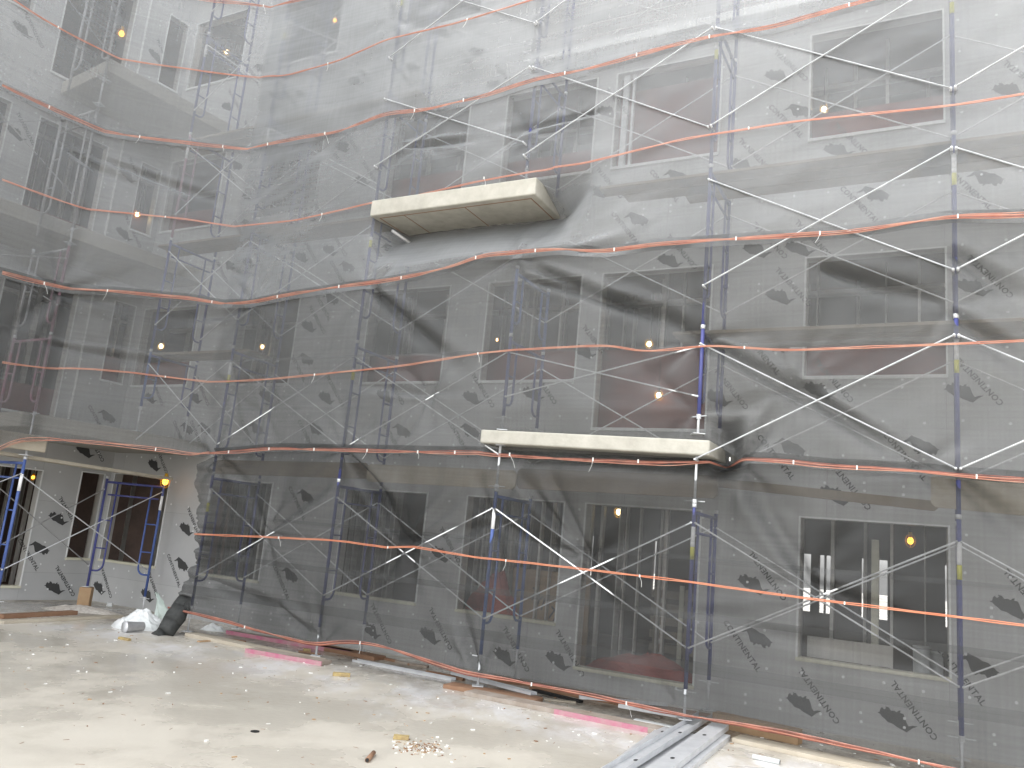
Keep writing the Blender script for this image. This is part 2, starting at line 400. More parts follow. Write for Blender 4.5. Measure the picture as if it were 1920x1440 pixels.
def wall_mb(W, a0, a1, z0, z1, holes, n, sub_uv=1.0, exclude=None):
    xs = sorted({a0, a1} | {h[0] for h in holes} | {h[1] for h in holes} | ({exclude[0], exclude[1]} if exclude else set()))
    zs = sorted({z0, z1} | {h[2] for h in holes} | {h[3] for h in holes} | ({exclude[2]} if exclude else set()))
    xs = [x for x in xs if a0 <= x <= a1]; zs = [z for z in zs if z0 <= z <= z1]
    m = MB(); m.uv = []
    for i in range(len(xs) - 1):
        for j in range(len(zs) - 1):
            xm, zm = (xs[i] + xs[i + 1]) / 2, (zs[j] + zs[j + 1]) / 2
            if any(h[0] < xm < h[1] and h[2] < zm < h[3] for h in holes): continue
            if exclude and exclude[0] < xm < exclude[1] and zm > exclude[2]: continue
            m.quad(W(xs[i], n, zs[j]), W(xs[i + 1], n, zs[j]), W(xs[i + 1], n, zs[j + 1]), W(xs[i], n, zs[j + 1]))
            m.uv += [(xs[i], zs[j]), (xs[i + 1], zs[j]), (xs[i + 1], zs[j + 1]), (xs[i], zs[j + 1])]
    return m
TOPZ = 14.0
bl1 = thing('building_wing', W1(6, 10, GZ), 'long grey sheathed building wing behind the net, printed boards with rows of square unglazed windows', 'building')
bl2 = thing('building_wing', W2(-4, D2, GZ), 'shorter grey sheathed building wing at the far left, closing the courtyard corner', 'building')
EX = (-14.0, 5.65, 7.42)
child('sheathing_wall', wall_mb(W1, -14, SC, GZ, TOPZ, HOLES1, 10.0, exclude=EX), M_sheath, bl1)
bw = MB(); bw.uv = []
bw.quad(W1(-14, 10.03, 7.30), W1(5.75, 10.03, 7.30), W1(5.75, 10.03, TOPZ), W1(-14, 10.03, TOPZ)); bw.uv = [(-14, 7.3), (5.75, 7.3), (5.75, TOPZ), (-14, TOPZ)]
child('block_wall', bw, M_block, bl1)
lin = MB(); lin.slab(W1, -14, 5.70, 9.93, 10.02, 7.30, 7.42); child('ledge', lin, M_trim, bl1)
child('sheathing_wall', wall_mb(W2, -26, 0.0, GZ, TOPZ + 6, HOLES2, D2), M_sheath, bl2)  # raised out of view above the long wing, added height shades the net
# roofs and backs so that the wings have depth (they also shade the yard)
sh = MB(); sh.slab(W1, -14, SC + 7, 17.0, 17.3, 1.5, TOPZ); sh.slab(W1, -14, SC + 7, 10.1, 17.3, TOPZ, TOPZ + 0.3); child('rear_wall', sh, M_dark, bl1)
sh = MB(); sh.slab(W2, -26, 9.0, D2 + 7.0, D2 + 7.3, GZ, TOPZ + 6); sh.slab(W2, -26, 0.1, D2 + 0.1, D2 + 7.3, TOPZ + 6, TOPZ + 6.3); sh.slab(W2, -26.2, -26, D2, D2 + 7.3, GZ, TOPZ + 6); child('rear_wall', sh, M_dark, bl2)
for z in (-1.58, 1.42, 4.5, 7.6, 10.7):
    f = MB(); f.slab(W1, -14, SC - 0.02, 10.16, 17.0, z - 0.26, z); child('floor', f, M_floor, bl1)
    f = MB(); f.slab(W2, -26, 8.9, D2 + 0.16, D2 + 7.0, z - 0.262, z - 0.006); child('floor', f, M_floor, bl2)

def window(W, h, n, bld, wing):
    a, b, z0, z1, k, lv = h
    dep = 0.16
    m = MB()    # reveal
    for (p, q) in (((a, z0), (b, z0)), ((b, z0), (b, z1)), ((b, z1), (a, z1)), ((a, z1), (a, z0))):
        m.quad(W(p[0], n, p[1]), W(q[0], n, q[1]), W(q[0], n + dep, q[1]), W(p[0], n + dep, p[1]))
    isdoor = (k == 'C' and lv < 2) or k == 'd'
    fr = child('door_opening' if isdoor else 'window', m, M_stud, bld)
    t = MB(); w = 0.022
    t.slab(W, a - w, a, n - 0.012, n + 0.03, z0 - 0.0, z1); t.slab(W, b, b + w, n - 0.012, n + 0.03, z0, z1)
    t.slab(W, a - w, b + w, n - 0.012, n + 0.03, z1, z1 + 0.018)
    child('frame', t, M_trim, fr)
    t = MB(); t.slab(W, a - 0.02, b + 0.02, n - 0.03, n + 0.14, z0 - 0.035, z0 + 0.004); child('sill', t, M_sill if lv == 0 else M_trim, fr)
    return fr
for h in HOLES1: window(W1, h, 10.0, bl1, 1)
for h in HOLES2: window(W2, h, D2, bl2, 2)

# pvc frame leaning in one opening
f = MB(); f.slab(W1, 4.02, 4.10, 10.06, 10.12, 5.36, 6.83); f.slab(W1, 3.93, 3.96, 10.06, 10.12, 5.36, 6.83); child('window_post', f, M_frame, bl1)

# stud partitions seen through the openings
for h in HOLES1 + HOLES2:
    a, b, z0, z1, k, lv = h
    W, n, bld = (W1, 10.0, bl1) if k in 'WCBAZY' else (W2, D2, bl2)
    if (lv == 3): continue
    fl = [-1.58, 1.42, 4.5, 7.6][lv]
    st = MB(); x = a - 0.9; rnd = random.Random(int(a * 10 + lv))
    while x < b + 0.9:
        nn = n + 1.0 + rnd.choice((0, 0.45, 1.1)); x += rnd.uniform(-.07, .07)
        st.slab(W, x, x + rnd.choice((0.018, 0.03, 0.04)), nn, nn + 0.09, fl, fl + 2.75); x += (0.31 if k in 'WC' else 0.2) if lv == 0 else 0.4
    st.slab(W, a - 0.9, b + 0.9, n + 1.28, n + 1.42, fl + 2.3, fl + 2.36)
    child('stud_partition', st, M_stud, bld)
    # full partition further in, with door-height gaps on the ground floor
    if lv > 0:
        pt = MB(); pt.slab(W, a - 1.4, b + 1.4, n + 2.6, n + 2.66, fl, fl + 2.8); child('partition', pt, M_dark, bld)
        if k not in 'Z':
            hgt = 0.52 if k != 'C' else 1.35
            rb = MB(); rb.slab(W, a - 0.3, b + 0.3, n + 0.32, n + 0.36, z0 - 0.3, z0 + hgt if k != 'C' or lv > 1 else z0 + 1.15)
            child('red_boarding', rb, M_red, bld)
# ground floor rear wall of the long wing with tall slots of daylight
slots = [(1505, 1520), (1536, 1545), (1548, 1558), (1615, 1623), (1648, 1664), (1772, 1781), (1100, 1108), (1117, 1124), (1160, 1166), (1222, 1228), (1231, 1234), (952, 954), (957, 959), (962, 964)]
ss = []
for (xa, xb) in slots:
    s1 = px1(xa, 1080, 16.0)[0]; s0 = px1(xb, 1080, 16.0)[0]; ss.append((s0, s1))
ss.sort(); zt0, zt1 = px1(1510, 1146, 16.0)[1], px1(1510, 1038, 16.0)[1]
sw = MB(); cur = -14.0
for (s0, s1) in ss:
    sw.slab(W1, cur, s0, 16.0, 16.12, -1.58, 1.2); sw.slab(W1, s0, s1, 16.0, 16.12, -1.58, zt0); sw.slab(W1, s0, s1, 16.0, 16.12, zt1, 1.2); cur = s1
sw.slab(W1, cur, SC + 3, 16.0, 16.12, -1.58, 1.2)
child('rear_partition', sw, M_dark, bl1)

# ---- balcony slabs
def balcony(W, a0, a1, nf, nb, zt, th, bld, m=None, label=None, drip=True, fall=0.0):
    b = MB(); b.slab(W, a0, a1, nf, nb, zt - th, zt)
    for k_ in (0, 3, 4, 7): v_ = b.v[k_]; b.v[k_] = (v_[0], v_[1], v_[2] - fall)
    o = bevel(child('balcony_slab', b, m or M_conc, bld, label=label), 0.02, 3)
    if drip and not fall:
        d = MB(); i = 0.10; zz = zt - th - 0.004
        for (p, q, r_, s_) in ((a0 + i, a1 - i, nf + i, nf + i + 0.014), (a0 + i, a0 + i + 0.014, nf + i, nb - 0.02), (a1 - i - 0.014, a1 - i, nf + i, nb - 0.02)):
            d.slab(W, p, q, r_, s_, zz, zz + 0.012)
        mid = a0 + (a1 - a0) * 0.42; d.slab(W, mid, mid + 0.012, nf + i, nb - 0.02, zz, zz + 0.01)
        mid = a0 + (a1 - a0) * 0.80; d.slab(W, mid, mid + 0.010, nf + i, nb - 0.02, zz, zz + 0.01)
        child('drip_groove', d, M_woodr, o)
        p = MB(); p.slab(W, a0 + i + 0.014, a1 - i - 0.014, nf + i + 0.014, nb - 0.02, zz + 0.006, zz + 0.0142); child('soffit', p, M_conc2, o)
    return o
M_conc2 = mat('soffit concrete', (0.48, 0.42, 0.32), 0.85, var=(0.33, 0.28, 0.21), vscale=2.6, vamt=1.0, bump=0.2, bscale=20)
balcony(W1, 4.56, 7.17, 8.50, 9.995, 4.585, 0.235, bl1, label='pale balcony slab jutting out through the net below the upper windows')
balcony(W1, 2.22, 5.04, 8.56, 9.995, 1.345, 0.165, bl1, label='pale balcony slab jutting out through the net above the ground floor', fall=0.07)
balcony(W2, -2.24, 0.25, 13.25, D2 - 0.005, 7.40, 0.24, bl2, M_concd, drip=False)
balcony(W2, -6.5, 0.25, 13.25, D2 - 0.005, 4.41, 0.24, bl2, M_concd, drip=False)
balcony(W2, -2.82, 0.25, 12.4, D2 - 0.005, 1.22, 0.22, bl2, M_concd, drip=False)
# full height beads on the short wing
for (z0, z1) in ((1.30, 4.00), (4.75, 7.0), (7.7, 10.4)):
    t = MB(); t.slab(W2, -0.985, -0.955, D2 - 0.02, D2 + 0.01, z0, z1); child('corner_bead', t, M_trim, bl2)

# ---- washers
def washers(W, a0, a1, z0, z1, n, holes, bld):
    m = MB(); row = 0; z = z0
    while z < z1:
        x = a0 + (0.2 if row % 3 else 0.0)
        while x < a1:
            jx, jz = random.uniform(-.025, .025), random.uniform(-.02, .02)
            xx, zz = x + jx, z + jz
            pts = [(xx, zz)]
            if row % 3 == 0: pts.append((xx + random.uniform(-.01, .01), zz + 0.09))
            for (xx, zz) in pts:
                if any(h[0] - .03 < xx < h[1] + .03 and h[2] - .03 < zz < h[3] + .03 for h in holes): continue
                if random.random() < 0.12: continue
                if W is W1 and zz > 7.25 and xx < 5.7: continue
                b = len(m.v); r_ = 0.0155
                for k in range(8):
                    a = k * math.pi / 4; m.v.append(tuple(W(xx + r_ * math.cos(a), n - 0.006, zz + r_ * math.sin(a))))
                for k in range(8):
                    a = k * math.pi / 4; m.v.append(tuple(W(xx + r_ * 1.05 * math.cos(a), n, zz + r_ * 1.05 * math.sin(a))))
                m.f.append(tuple(range(b, b + 8)))
                for k in range(8): m.f.append((b + k, b + (k + 1) % 8, b + 8 + (k + 1) % 8, b + 8 + k))
            x += 0.405
        z += 0.407; row += 1
    # rows along the opening edges
    o = child('washer_heads', m, M_screw, bld); o['kind'] = 'stuff'
washers(W1, -2.4, SC - 0.1, -1.5, 10.2, 10.0, HOLES1, bl1)
washers(W2, -6.4, -0.1, -1.5, 10.2, D2, HOLES2, bl2)

# ---- printed marks: a charging bison and the word, stamped both ways up
BIS = [(-.190, .030), (-.135, .062), (-.085, .108), (-.060, .096), (.005, .070), (.045, .045), (.095, .035), (.125, .005), (.150, -.010), (.168, -.035), (.195, -.042),
       (.172, -.055), (.165, -.085), (.150, -.105), (.128, -.085), (.110, -.100), (.118, -.118), (.085, -.112), (.062, -.082), (.030, -.088), (.010, -.075),
       (-.010, -.095), (-.030, -.100), (-.022, -.075), (-.055, -.070), (-.070, -.035), (-.085, .015), (-.105, .045), (-.140, .032)]
def text_mesh(body, size, bold=0.0):
    c = bpy.data.curves.new('t', 'FONT'); c.body = body; c.size = size; c.offset = bold; c.align_x = 'CENTER'; c.align_y = 'CENTER'
    c.resolution_u = 2; c.space_character = 1.08
    o = bpy.data.objects.new('t', c); COL.objects.link(o)
    dg = bpy.context.evaluated_depsgraph_get(); dg.update()
    me = o.evaluated_get(dg).to_mesh()
    vs = [(v.co.x, v.co.y) for v in me.vertices]; fs = [tuple(p.vertices) for p in me.polygons]
    o.evaluated_get(dg).to_mesh_clear(); bpy.data.objects.remove(o); bpy.data.curves.remove(c)
    return vs, fs
TX, TF = text_mesh('CONTINENTAL', 0.088, 0.0018)
def print_mark(W, x, z, n, up_, bld, sgn, cut=1.0):
    """x along the wall, sgn = sign that makes +local x point to the picture's right; returns one part"""
    m = MB(); r_ = 1 if up_ else -1
    def P(lx, lz): return W(x + sgn * lx * r_, n - 0.004, z + lz * r_)
    b = len(m.v); m.v += [tuple(P(a, c)) for a, c in BIS]; m.f.append(tuple(range(b, b + len(BIS))))
    ang = R(-51); ca, sa = math.cos(ang), math.sin(ang)
    b = len(m.v)
    for (a, c) in TX:
        m.v.append(tuple(P(a * ca - c * sa - 0.155, a * sa + c * ca - 0.125)))
    m.f += [tuple(b + k for k in f) for f in TF]
    child('printed_mark', m, M_print, bld)
marks = [(1480, 838, 1), (1417, 1193, 1), (1725, 835, 1), (1637, 363, 1), (1847, 333, 1), (1460, 143, 0), (1497, 207, 1), (1393, 310, 0), (1573, 283, 0), (1500, 467, 0), (1420, 470, 0),
 (1463, 557, 0), (1827, 540, 0), (1453, 645, 1), (1537, 733, 0), (1807, 737, 0), (1347, 747, 0), (1567, 930, 0), (1413, 1097, 0), (1507, 1322, 0), (1683, 1350, 0), (1833, 1247, 1), (1897, 1140, 0),
 (1313, 1297, 0), (887, 747, 0), (1000, 740, 0), (723, 743, 0), (880, 807, 1), (753, 807, 1), (1097, 660, 0), (1257, 490, 0), (807, 1193, 0), (697, 1183, 0), (947, 1232, 0), (1047, 1240, 0), (1223, 1290, 0),
 (827, 1040, 0), (833, 63, 0), (893, 97, 1), (773, 127, 1), (667, 153, 0), (930, 160, 0), (890, 227, 0), (933, 300, 0), (680, 340, 0), (643, 277, 0), (1140, 210, 0), (1123, 360, 0), (1193, 410, 1),
 (730, 467, 1), (1267, 330, 1), (43, 57, 0), (293, 107, 0), (487, 127, 1), (517, 177, 0), (563, 177, 1), (427, 200, 0), (457, 260, 0), (443, 310, 1), (467, 370, 0), (463, 420, 1), (583, 407, 0), (640, 270, 1),
 (430, 497, 1), (467, 493, 0), (567, 483, 0), (580, 613, 0), (573, 673, 1), (613, 747, 0), (500, 743, 0), (283, 747, 0), (367, 747, 0), (200, 780, 1), (350, 803, 1), (383, 803, 1), (480, 803, 1), (590, 803, 1),
 (290, 873, 0), (160, 847, 0), (573, 930, 1), (110, 973, 0), (73, 1027, 1), (103, 1103, 0), (187, 1103, 0), (350, 993, 0), (340, 1057, 1), (277, 1117, 0), (322, 900, 1), (543, 1077, 1), (240, 330, 0), (233, 440, 0),
 (1895, 170, 0), (650, 500, 1), (620, 470, 0), (1700, 1000, 0), (30, 250, 0), (620, 560, 1)]
corner_top = proj(W1(SC, 10, 9)); corner_bot = proj(W1(SC, 10, -1.6))
for (x, y, u) in marks:
    f_ = (y - corner_bot[1]) / (corner_top[1] - corner_bot[1]); cx_ = corner_bot[0] + (corner_top[0] - corner_bot[0]) * f_
    if x > cx_: W, n, H, bld = W1, 10.0, HOLES1, bl1; s, z = px1(x, y, n); sg = -1
    else: W, n, H, bld = W2, D2, HOLES2, bl2; s, z = px2(x, y, n); sg = 1
    s0, s1, z0, z1 = s - .3, s + .3, z - .3, z + .3
    if W is W1 and z > 7.3 and s < 5.7: continue
    # cut away what would hang over an opening by skipping marks that sit on one
    if any(h[0] - .12 < s < h[1] + .12 and h[2] - .10 < z < h[3] + .10 for h in H): continue
    print_mark(W, s, z, n, bool(u), bld, sg)

# ------------------------------------------------------------------ scaffolding
DO, DI = 8.66, 9.60
LEV = [-1.29, 0.64, 2.57, 4.50, 6.43, 8.36, 10.29]
ordn = ['first', 'second', 'third', 'fourth', 'fifth', 'sixth', 'seventh', 'eighth']
def frame(PO, PI, z0, z1, mats, label, group, foot_o=None, foot_i=None, sticker=0, seed=0, top_feet=None):
    """PO, PI: plan points (Vector xy) of the outer and inner leg"""
    O = lambda k, z: Vector((PO.x + (PI.x - PO.x) * k, PO.y + (PI.y - PO.y) * k, z + E))
    t = thing('scaffold_trestle', O(0, z0), label, 'scaffold frame', group)
    h = z1 - z0; r_ = 0.0215
    mo, mi = mats
    a = MB(); a.tube([O(0, z0), O(0, z1 - 0.01)], r_); lo = child('leg', a, mo, t, True)
    a = MB(); a.tube([O(1, z0), O(1, z1 - 0.01)], r_); li = child('leg', a, mi, t, True)
    a = MB(); a.tube([O(0, z1 - 0.09), O(1, z1 - 0.09)], r_ * 0.95); child('header', a, mi, t, True)
    full = h > 1.5
    if full:
        a = MB(); a.tube([O(0.06, z1 - 0.30), O(0.94, z1 - 0.30)], r_ * 0.7); child('header', a, mi, t, True)
    k1 = 0.20
    lz = z0 + 0.36 if full else z0 + 0.16
    for (k0, kk, mm) in ((0.0, k1, mo), (1.0, 1 - k1, mi)):
        a = MB(); pts = [O(kk, z1 - 0.09), O(kk, lz + 0.12)]
        for q in range(1, 6):
            an = q / 5 * math.pi / 2
            pts.append(O(kk + (k0 - kk) * (1 - math.cos(an)) * 0.55, lz + 0.12 - 0.12 * math.sin(an)))
        pts.append(O(k0, lz)); a.tube(pts, r_ * 0.72, 7); child('ladder_rail', a, mm, t, True)
        for q in ((0.38, 0.62) if full else (0.5,)):
            a = MB(); a.tube([O(k0, z0 + h * q), O(kk, z0 + h * q)], r_ * 0.55, 6); child('rung', a, mm, t, True)
    # coupling collars and stickers
    for k in (0, 1):
        a = MB(); a.tube([O(k, z1 - 0.035), O(k, z1 + 0.01)], r_ * 1.25, 10); child('collar', a, M_zinc, t, True)
    if full and sticker:
        rnd = random.Random(seed)
        if sticker in (1, 3):
            a = MB(); a.tube([O(0, z1 - 0.48), O(0, z1 - 0.24)], r_ * 1.05, 10); child('label_sticker', a, M_sticker, t, True)
        if sticker in (2, 3):
            a = MB(); a.tube([O(0, z1 - 0.56 - (.0 if sticker == 2 else .02)), O(0, z1 - 0.45)], r_ * 1.06, 10); child('label_sticker', a, M_stickery, t, True)
            a = MB(); a.tube([O(0, z1 - 0.45), O(0, z1 - 0.40)], r_ * 1.06, 10); child('label_sticker', a, M_sticker, t, True)
    for k, ft in ((0, foot_o), (1, foot_i)):
        if ft is None: continue
        j = MB(); j.tube([O(k, ft + 0.008), O(k, z0)], 0.0145, 8)
        jo = child('base_jack', j, M_zinc, t, True)
        c = O(k, 0)
        a = MB(); a.box((c.x, c.y, ft + 0.005 + E), (0.065, 0, 0), (0, 0.065, 0), (0, 0, 0.004)); child('foot_plate', a, M_zinc, jo)
        a = MB(); v_ = Vector((math.cos(seed + k), math.sin(seed + k), 0)) * 0.11
        dv = Vector((d1[0], d1[1], 0)) * 0.11 if seed % 2 == 0 else v_
        a.tube([Vector((c.x, c.y, z0 - 0.012 + E)) - dv, Vector((c.x, c.y, z0 - 0.012 + E)) + dv], 0.007, 6)
        a.tube([Vector((c.x, c.y, z0 - 0.04 + E)), Vector((c.x, c.y, z0 + 0.01 + E))], 0.026, 10); child('wing_nut', a, M_zinc, jo)
    return t
def V2(s, n): p = d1 * s + n1 * n; return Vector((p[0], p[1]))
def V2b(t_, n): p = d2 * (t_ + C2) + n2 * n; return Vector((p[0], p[1]))
def brace(P, Q, z0, z1, label, group, m=M_galv, proud=0.0):
    """one cross brace: two bars pinned in the middle between two standards"""
    a0 = Vector((P.x, P.y, 0)); b0 = Vector((Q.x, Q.y, 0)); d = (b0 - a0).normalized(); side = Vector((d.y, -d.x, 0)) * 0.028
    if side.x * d1[1] - side.y * d1[0] != 0 and side.dot(Vector((n1[0], n1[1], 0))) > 0: side = -side
    zl, zh = z0 + 0.42 + E, z1 - 0.24 + E
    t = thing('cross_brace', (a0 + b0) / 2 + Vector((0, 0, zl)), label, 'cross brace', group)
    for k, (za, zb) in enumerate(((zl, zh), (zh, zl))):
        off = side * ((1.0 if k else 0.35) + proud / 0.028)
        p0 = a0 + off + Vector((0, 0, za)) + d * 0.02; p1 = b0 + off + Vector((0, 0, zb)) - d * 0.02
        u = (p1 - p0).normalized()
        mb = MB(); mb.tube([p0, p0 + u * 0.06, p0 + u * 0.10, p1 - u * 0.10, p1 - u * 0.06, p1], 0.0088, 7); child('bar', mb, m, t, True)
        for p in (p0, p1):
            e = MB(); e.tube([p - side * (0.6 + proud / 0.028), p + side * 0.4], 0.012, 8); child('stud_pin', e, M_zinc, t, True)
    return t

ST = [(-2.52, 'beyond the right edge of the photo'), (-0.09, 'rightmost frame column in full view'), (2.38, 'second frame column from the right'), (4.80, 'frame column below the small end of both balcony slabs'),
      (7.22, 'frame column left of the upper balcony slab'), (9.60, 'frame column where the net turns the corner'), (11.47, 'frame column standing on the corner balcony')]
COLN = ['column past the right edge', 'rightmost full column', 'column at the lower slab right end', 'column between both balcony slabs', 'column left of the upper slab', 'column at the net bend', 'column over the corner canopy']
CS = ['far right edge', 'rightmost', 'lower slab', 'between slabs', 'upper slab left', 'net bend', 'corner canopy']
GF = 'blue ladder frames of the long scaffold'
frames = {}
for i, (s, _) in enumerate(ST):
    levs = [(LEV[k], LEV[k + 1]) for k in range(6)]
    feet = {0: (GZ + 0.04, GZ + 0.04)}
    if i == 2: levs = [(-1.29, 0.60), (1.56, 2.57)] + levs[2:]; feet = {0: (-1.57, -1.60), 1: (1.35, 1.35)}
    if i == 3: levs = [(-1.29, 0.64), (1.52, 2.57), (2.57, 3.46), (4.80, 6.43)] + levs[4:]; feet = {0: (GZ + 0.05, GZ + 0.04), 1: (1.35, 1.35), 3: (4.59, 4.59)}
    if i == 6: levs = [(1.62, 2.57)] + levs[2:]; feet = {0: (1.22, 1.22)}
    if i == 1: feet = {0: (GZ + 0.045, GZ + 0.04)}
    for q, (z0, z1) in enumerate(levs):
        mo = M_blue2 if (i, q) in ((3, 2), (6, 0), (3, 0)) else M_blue
        if i == 6 and q == 2: mo = M_pinkp
        fo, fi = feet.get(q, (None, None))
        lab = f'blue ladder frame, {ordn[q]} from the bottom in the {COLN[i]}'
        frame(V2(s, DO), V2(s, DI), z0, z1, (mo, mo if i != 6 else M_blue), lab, GF, fo, fi, sticker=[0, 3, 3, 1, 2, 3, 1][i] if (q + i) % 3 != 1 or i == 1 else 0, seed=i * 10 + q)
    if i in (2, 3):      # jack posts propped between frame heads and the slab soffits
        for (za, zb, nm) in ([(0.60, 1.17, 'lower')] if i == 2 else [(0.64, 1.17, 'lower')]):
            a = MB(); p = W1(s, DO, za); q_ = W1(s, DO, zb); a.tube([p, q_], 0.015, 8)
            a.tube([p, p + Vector((0, 0, .05))], 0.027, 10)
            dv = Vector((d1[0], d1[1], 0)) * 0.11; a.tube([p + Vector((0, 0, .03)) - dv, p + Vector((0, 0, .03)) + dv], 0.007, 6)
            a.box(q_, (0.06, 0, 0), (0, 0.06, 0), (0, 0, 0.004))
            lone('screw_jack', a, M_zinc, f'screw jack propping the {nm} slab above the {COLN[i]}', 'screw jack', 'screw jacks under the balcony slabs', True)
BG = 'galvanised cross braces of the long scaffold'
for i in range(len(ST) - 1):
    s0, s1 = ST[i][0], ST[i + 1][0]
    for q in range(6):
        for (nn, nm) in ((DO, 'outer'), (DI, 'inner')):
            if i == 5 and q == 0: continue
            if i in (2, 3) and q == 2 and nm == 'outer': continue
            if i == 2 and q == 1 and nm == 'outer' : z0, z1 = 0.9 + .45, LEV[2]
            else: z0, z1 = LEV[q], LEV[q + 1]
            if i in (3,) and q == 3 and nm == 'outer': z0 = 4.7
            brace(V2(s0, nn), V2(s1, nn), z0, z1, f'{nm} crossed bars, {ordn[q]} lift, between {CS[i]} and {CS[i+1]} columns', BG, M_brace if nm == 'outer' and ((i < 2 and q >= 1) or (i in (2, 3) and q >= 3)) else M_bracew, 0.125 if nm == 'outer' and ((i < 2 and q >= 1) or (i in (2, 3) and q >= 3)) else 0.0)

# left wing scaffold
G1, G1i = V2b(-2.70, 12.3), V2b(-2.78, 13.25)
G2, G2i = V2b(-0.12, 12.92), V2b(-0.72, 13.66)
G0, G0i = V2b(-5.1, 12.1), V2b(-5.1, 13.05)
GL = 'ladder frames of the left scaffold'
frame(G1, G1i, -1.40, 0.58, (M_blue2, M_blue2), 'bright blue ladder frame at the left edge, in front of the open ground-floor corner', GL, GZ + 0.04, GZ + 0.04, seed=1, sticker=1)
frame(G2, G2i, -1.42, 0.50, (M_blue2, M_blue), 'bright blue ladder frame, amber lamp on its head, one leg on a wooden block', GL, GZ + 0.01, -1.33, seed=2, sticker=1)
frame(G1, G1i, 1.22, 2.40, (M_pinkp, M_pinkp), 'short pink-sprayed ladder frame on a long jack above the left blue frame', GL, 0.60, None, seed=4)
frame(G1, G1i, 2.40, 3.78, (M_pinkp, M_galv), 'grey and pink ladder frame second up at the left edge', GL, seed=5)
frame(G1, G1i, 4.02, 6.05, (M_galv, M_galv), 'weathered grey ladder frame third up at the left edge', GL, 3.78, None, seed=6)
frame(G1, G1i, 6.50, 8.50, (M_galv, M_galv), 'weathered grey ladder frame topmost at the left edge', GL, 6.05, None, seed=7, sticker=1)
for k, (z0, z1) in enumerate(((-1.40, .58), (2.40, 3.78), (4.02, 6.05), (6.5, 8.5))):
    frame(G0, G0i, z0, z1, (M_blue, M_blue), f'{ordn[k]} ladder frame up, just outside the left edge of the photo', GL, seed=k)
BL = 'cross braces of the left scaffold'
brace(G1, G2, -1.40, 0.56, 'near pale crossed bars in front of the open ground-floor windows', BL, M_zinc)
brace(G1i, G2i, -1.40, 0.52, 'far pale crossed bars close to the uncovered wall', BL, M_galv)
for k, (z0, z1) in enumerate(((-1.40, .58), (2.40, 3.78), (4.02, 6.05), (6.5, 8.5))):
    brace(G0, G1, z0, z1, f'crossed bars at {ordn[k]} lift running out of the left edge', BL, M_galv)
# wooden block under one leg
b = MB(); c = Vector((G2i.x, G2i.y, 0)); b.box(c + Vector((0, 0, 0.172)), (0.09, 0.02, 0), (-0.02, 0.09, 0), (0, 0, 0.170))
bevel(lone('wooden_block', b, M_woodp, 'upright timber block under the rear leg of the open blue frame', 'wooden block'), 0.006)
# platform board resting on the two left frames
def board(name, P, Q, w, th, m, label, cat, group=None, flat=True, bev=0.006, up=Vector((0, 0, 1))):
    P, Q = Vector(P), Vector(Q); d = (Q - P).normalized(); side = up.cross(d).normalized(); u = d.cross(side)
    c = (P + Q) / 2; L_ = (Q - P).length / 2
    b = MB(); b.box(c, d * L_, side * w / 2, u * th / 2)
    return bevel(lone(name, b, m, label, cat, group), bev, 2)
z_ = 0.62 + E
board('scaffold_plank', Vector((V2b(-6.0, 12.2).x, V2b(-6.0, 12.2).y, z_ + .02)), Vector((G2.x, G2.y, 0.53 + E + 0.03)) + Vector((d2[0], d2[1], 0)) * 0.06, 0.24, 0.05, M_toe, 'long pale plank laid on the two open blue frames at the left', 'plank')

# planks on the long scaffold
PG = 'scaffold planks on the long scaffold'
def plank(s0, s1, n, z, label, m=M_wood, w=0.235):
    board('scaffold_plank', W1(s0, n, z), W1(s1, n, z), w, 0.04, m, label, 'plank', PG)
PL = [(2, 2.56, -0.9, 2.70), (4.5 - .0, 4.49, -0.2, 2.75), (0, 4.49, -2.6, 0.30), (0, 2.56, 9.4, 11.7), (0, 4.49, 6.4, 9.9), (0, 4.49, 9.5, 12.0), (0, 6.42, 6.9, 9.9), (0, 6.42, 9.4, 12.0), (0, 4.49, 2.6, 3.7)]
PLN = ['platform behind the right second-floor window', 'platform above the right second-floor window', 'platform at the upper right edge', 'second-lift platform near the corner', 'third-lift platform beside the upper slab', 'third-lift platform near the corner', 'top-lift platform left of the middle', 'top-lift platform near the corner', 'platform right of the upper slab']
for k, (q, z, s0, s1) in enumerate(PL):
    for j in range(2 if k not in (0, 1, 2) else 3):
        off = random.uniform(-.12, .12)
        plank(s0 + off, s1 + off, 8.92 + j * 0.25, z + 0.004 * j - 0.02, f'weathered {["nearest", "middle", "farthest"][j]} plank of the {PLN[k]}')
# toe boards on edge above the ground floor
def toe(x0, y0, x1, y1, ht, n, label, m):
    s0, z0 = px1(x0, y0, n); s1, z1 = px1(x1, y1, n)
    P, Q = W1(s0, n, z0), W1(s1, n, z1)
    b = MB(); d = (Q - P).normalized(); side = Vector((n1[0], n1[1], 0)); u = Vector((0, 0, 1)); Ln = (Q - P).length; c = 0.04
    prof = [(0, c), (c, 0), (Ln - c, 0), (Ln, c), (Ln, ht - c), (Ln - c, ht), (c, ht), (0, ht - c)]
    for off in (0, 0.04): b.v += [tuple(P + d * a + u * (e - ht) + side * off) for a, e in prof]
    b.f.append(tuple(range(8))); b.f.append(tuple(range(15, 7, -1)))
    for k in range(8): b.f.append((k, k + 8, (k + 1) % 8 + 8, (k + 1) % 8))
    lone('toe_board', b, m, label, 'toe board', 'toe boards over the ground floor')
M_toed = mat('brown plank', (0.27, 0.23, 0.18), 0.8, var=(0.20, 0.16, 0.12), vscale=4, vamt=1.2, bump=0.3)
toe(690, 870, 968, 882, 0.235, 8.95, 'pale speckled board on edge above the ground-floor window, left of the lower balcony slab', M_toe)
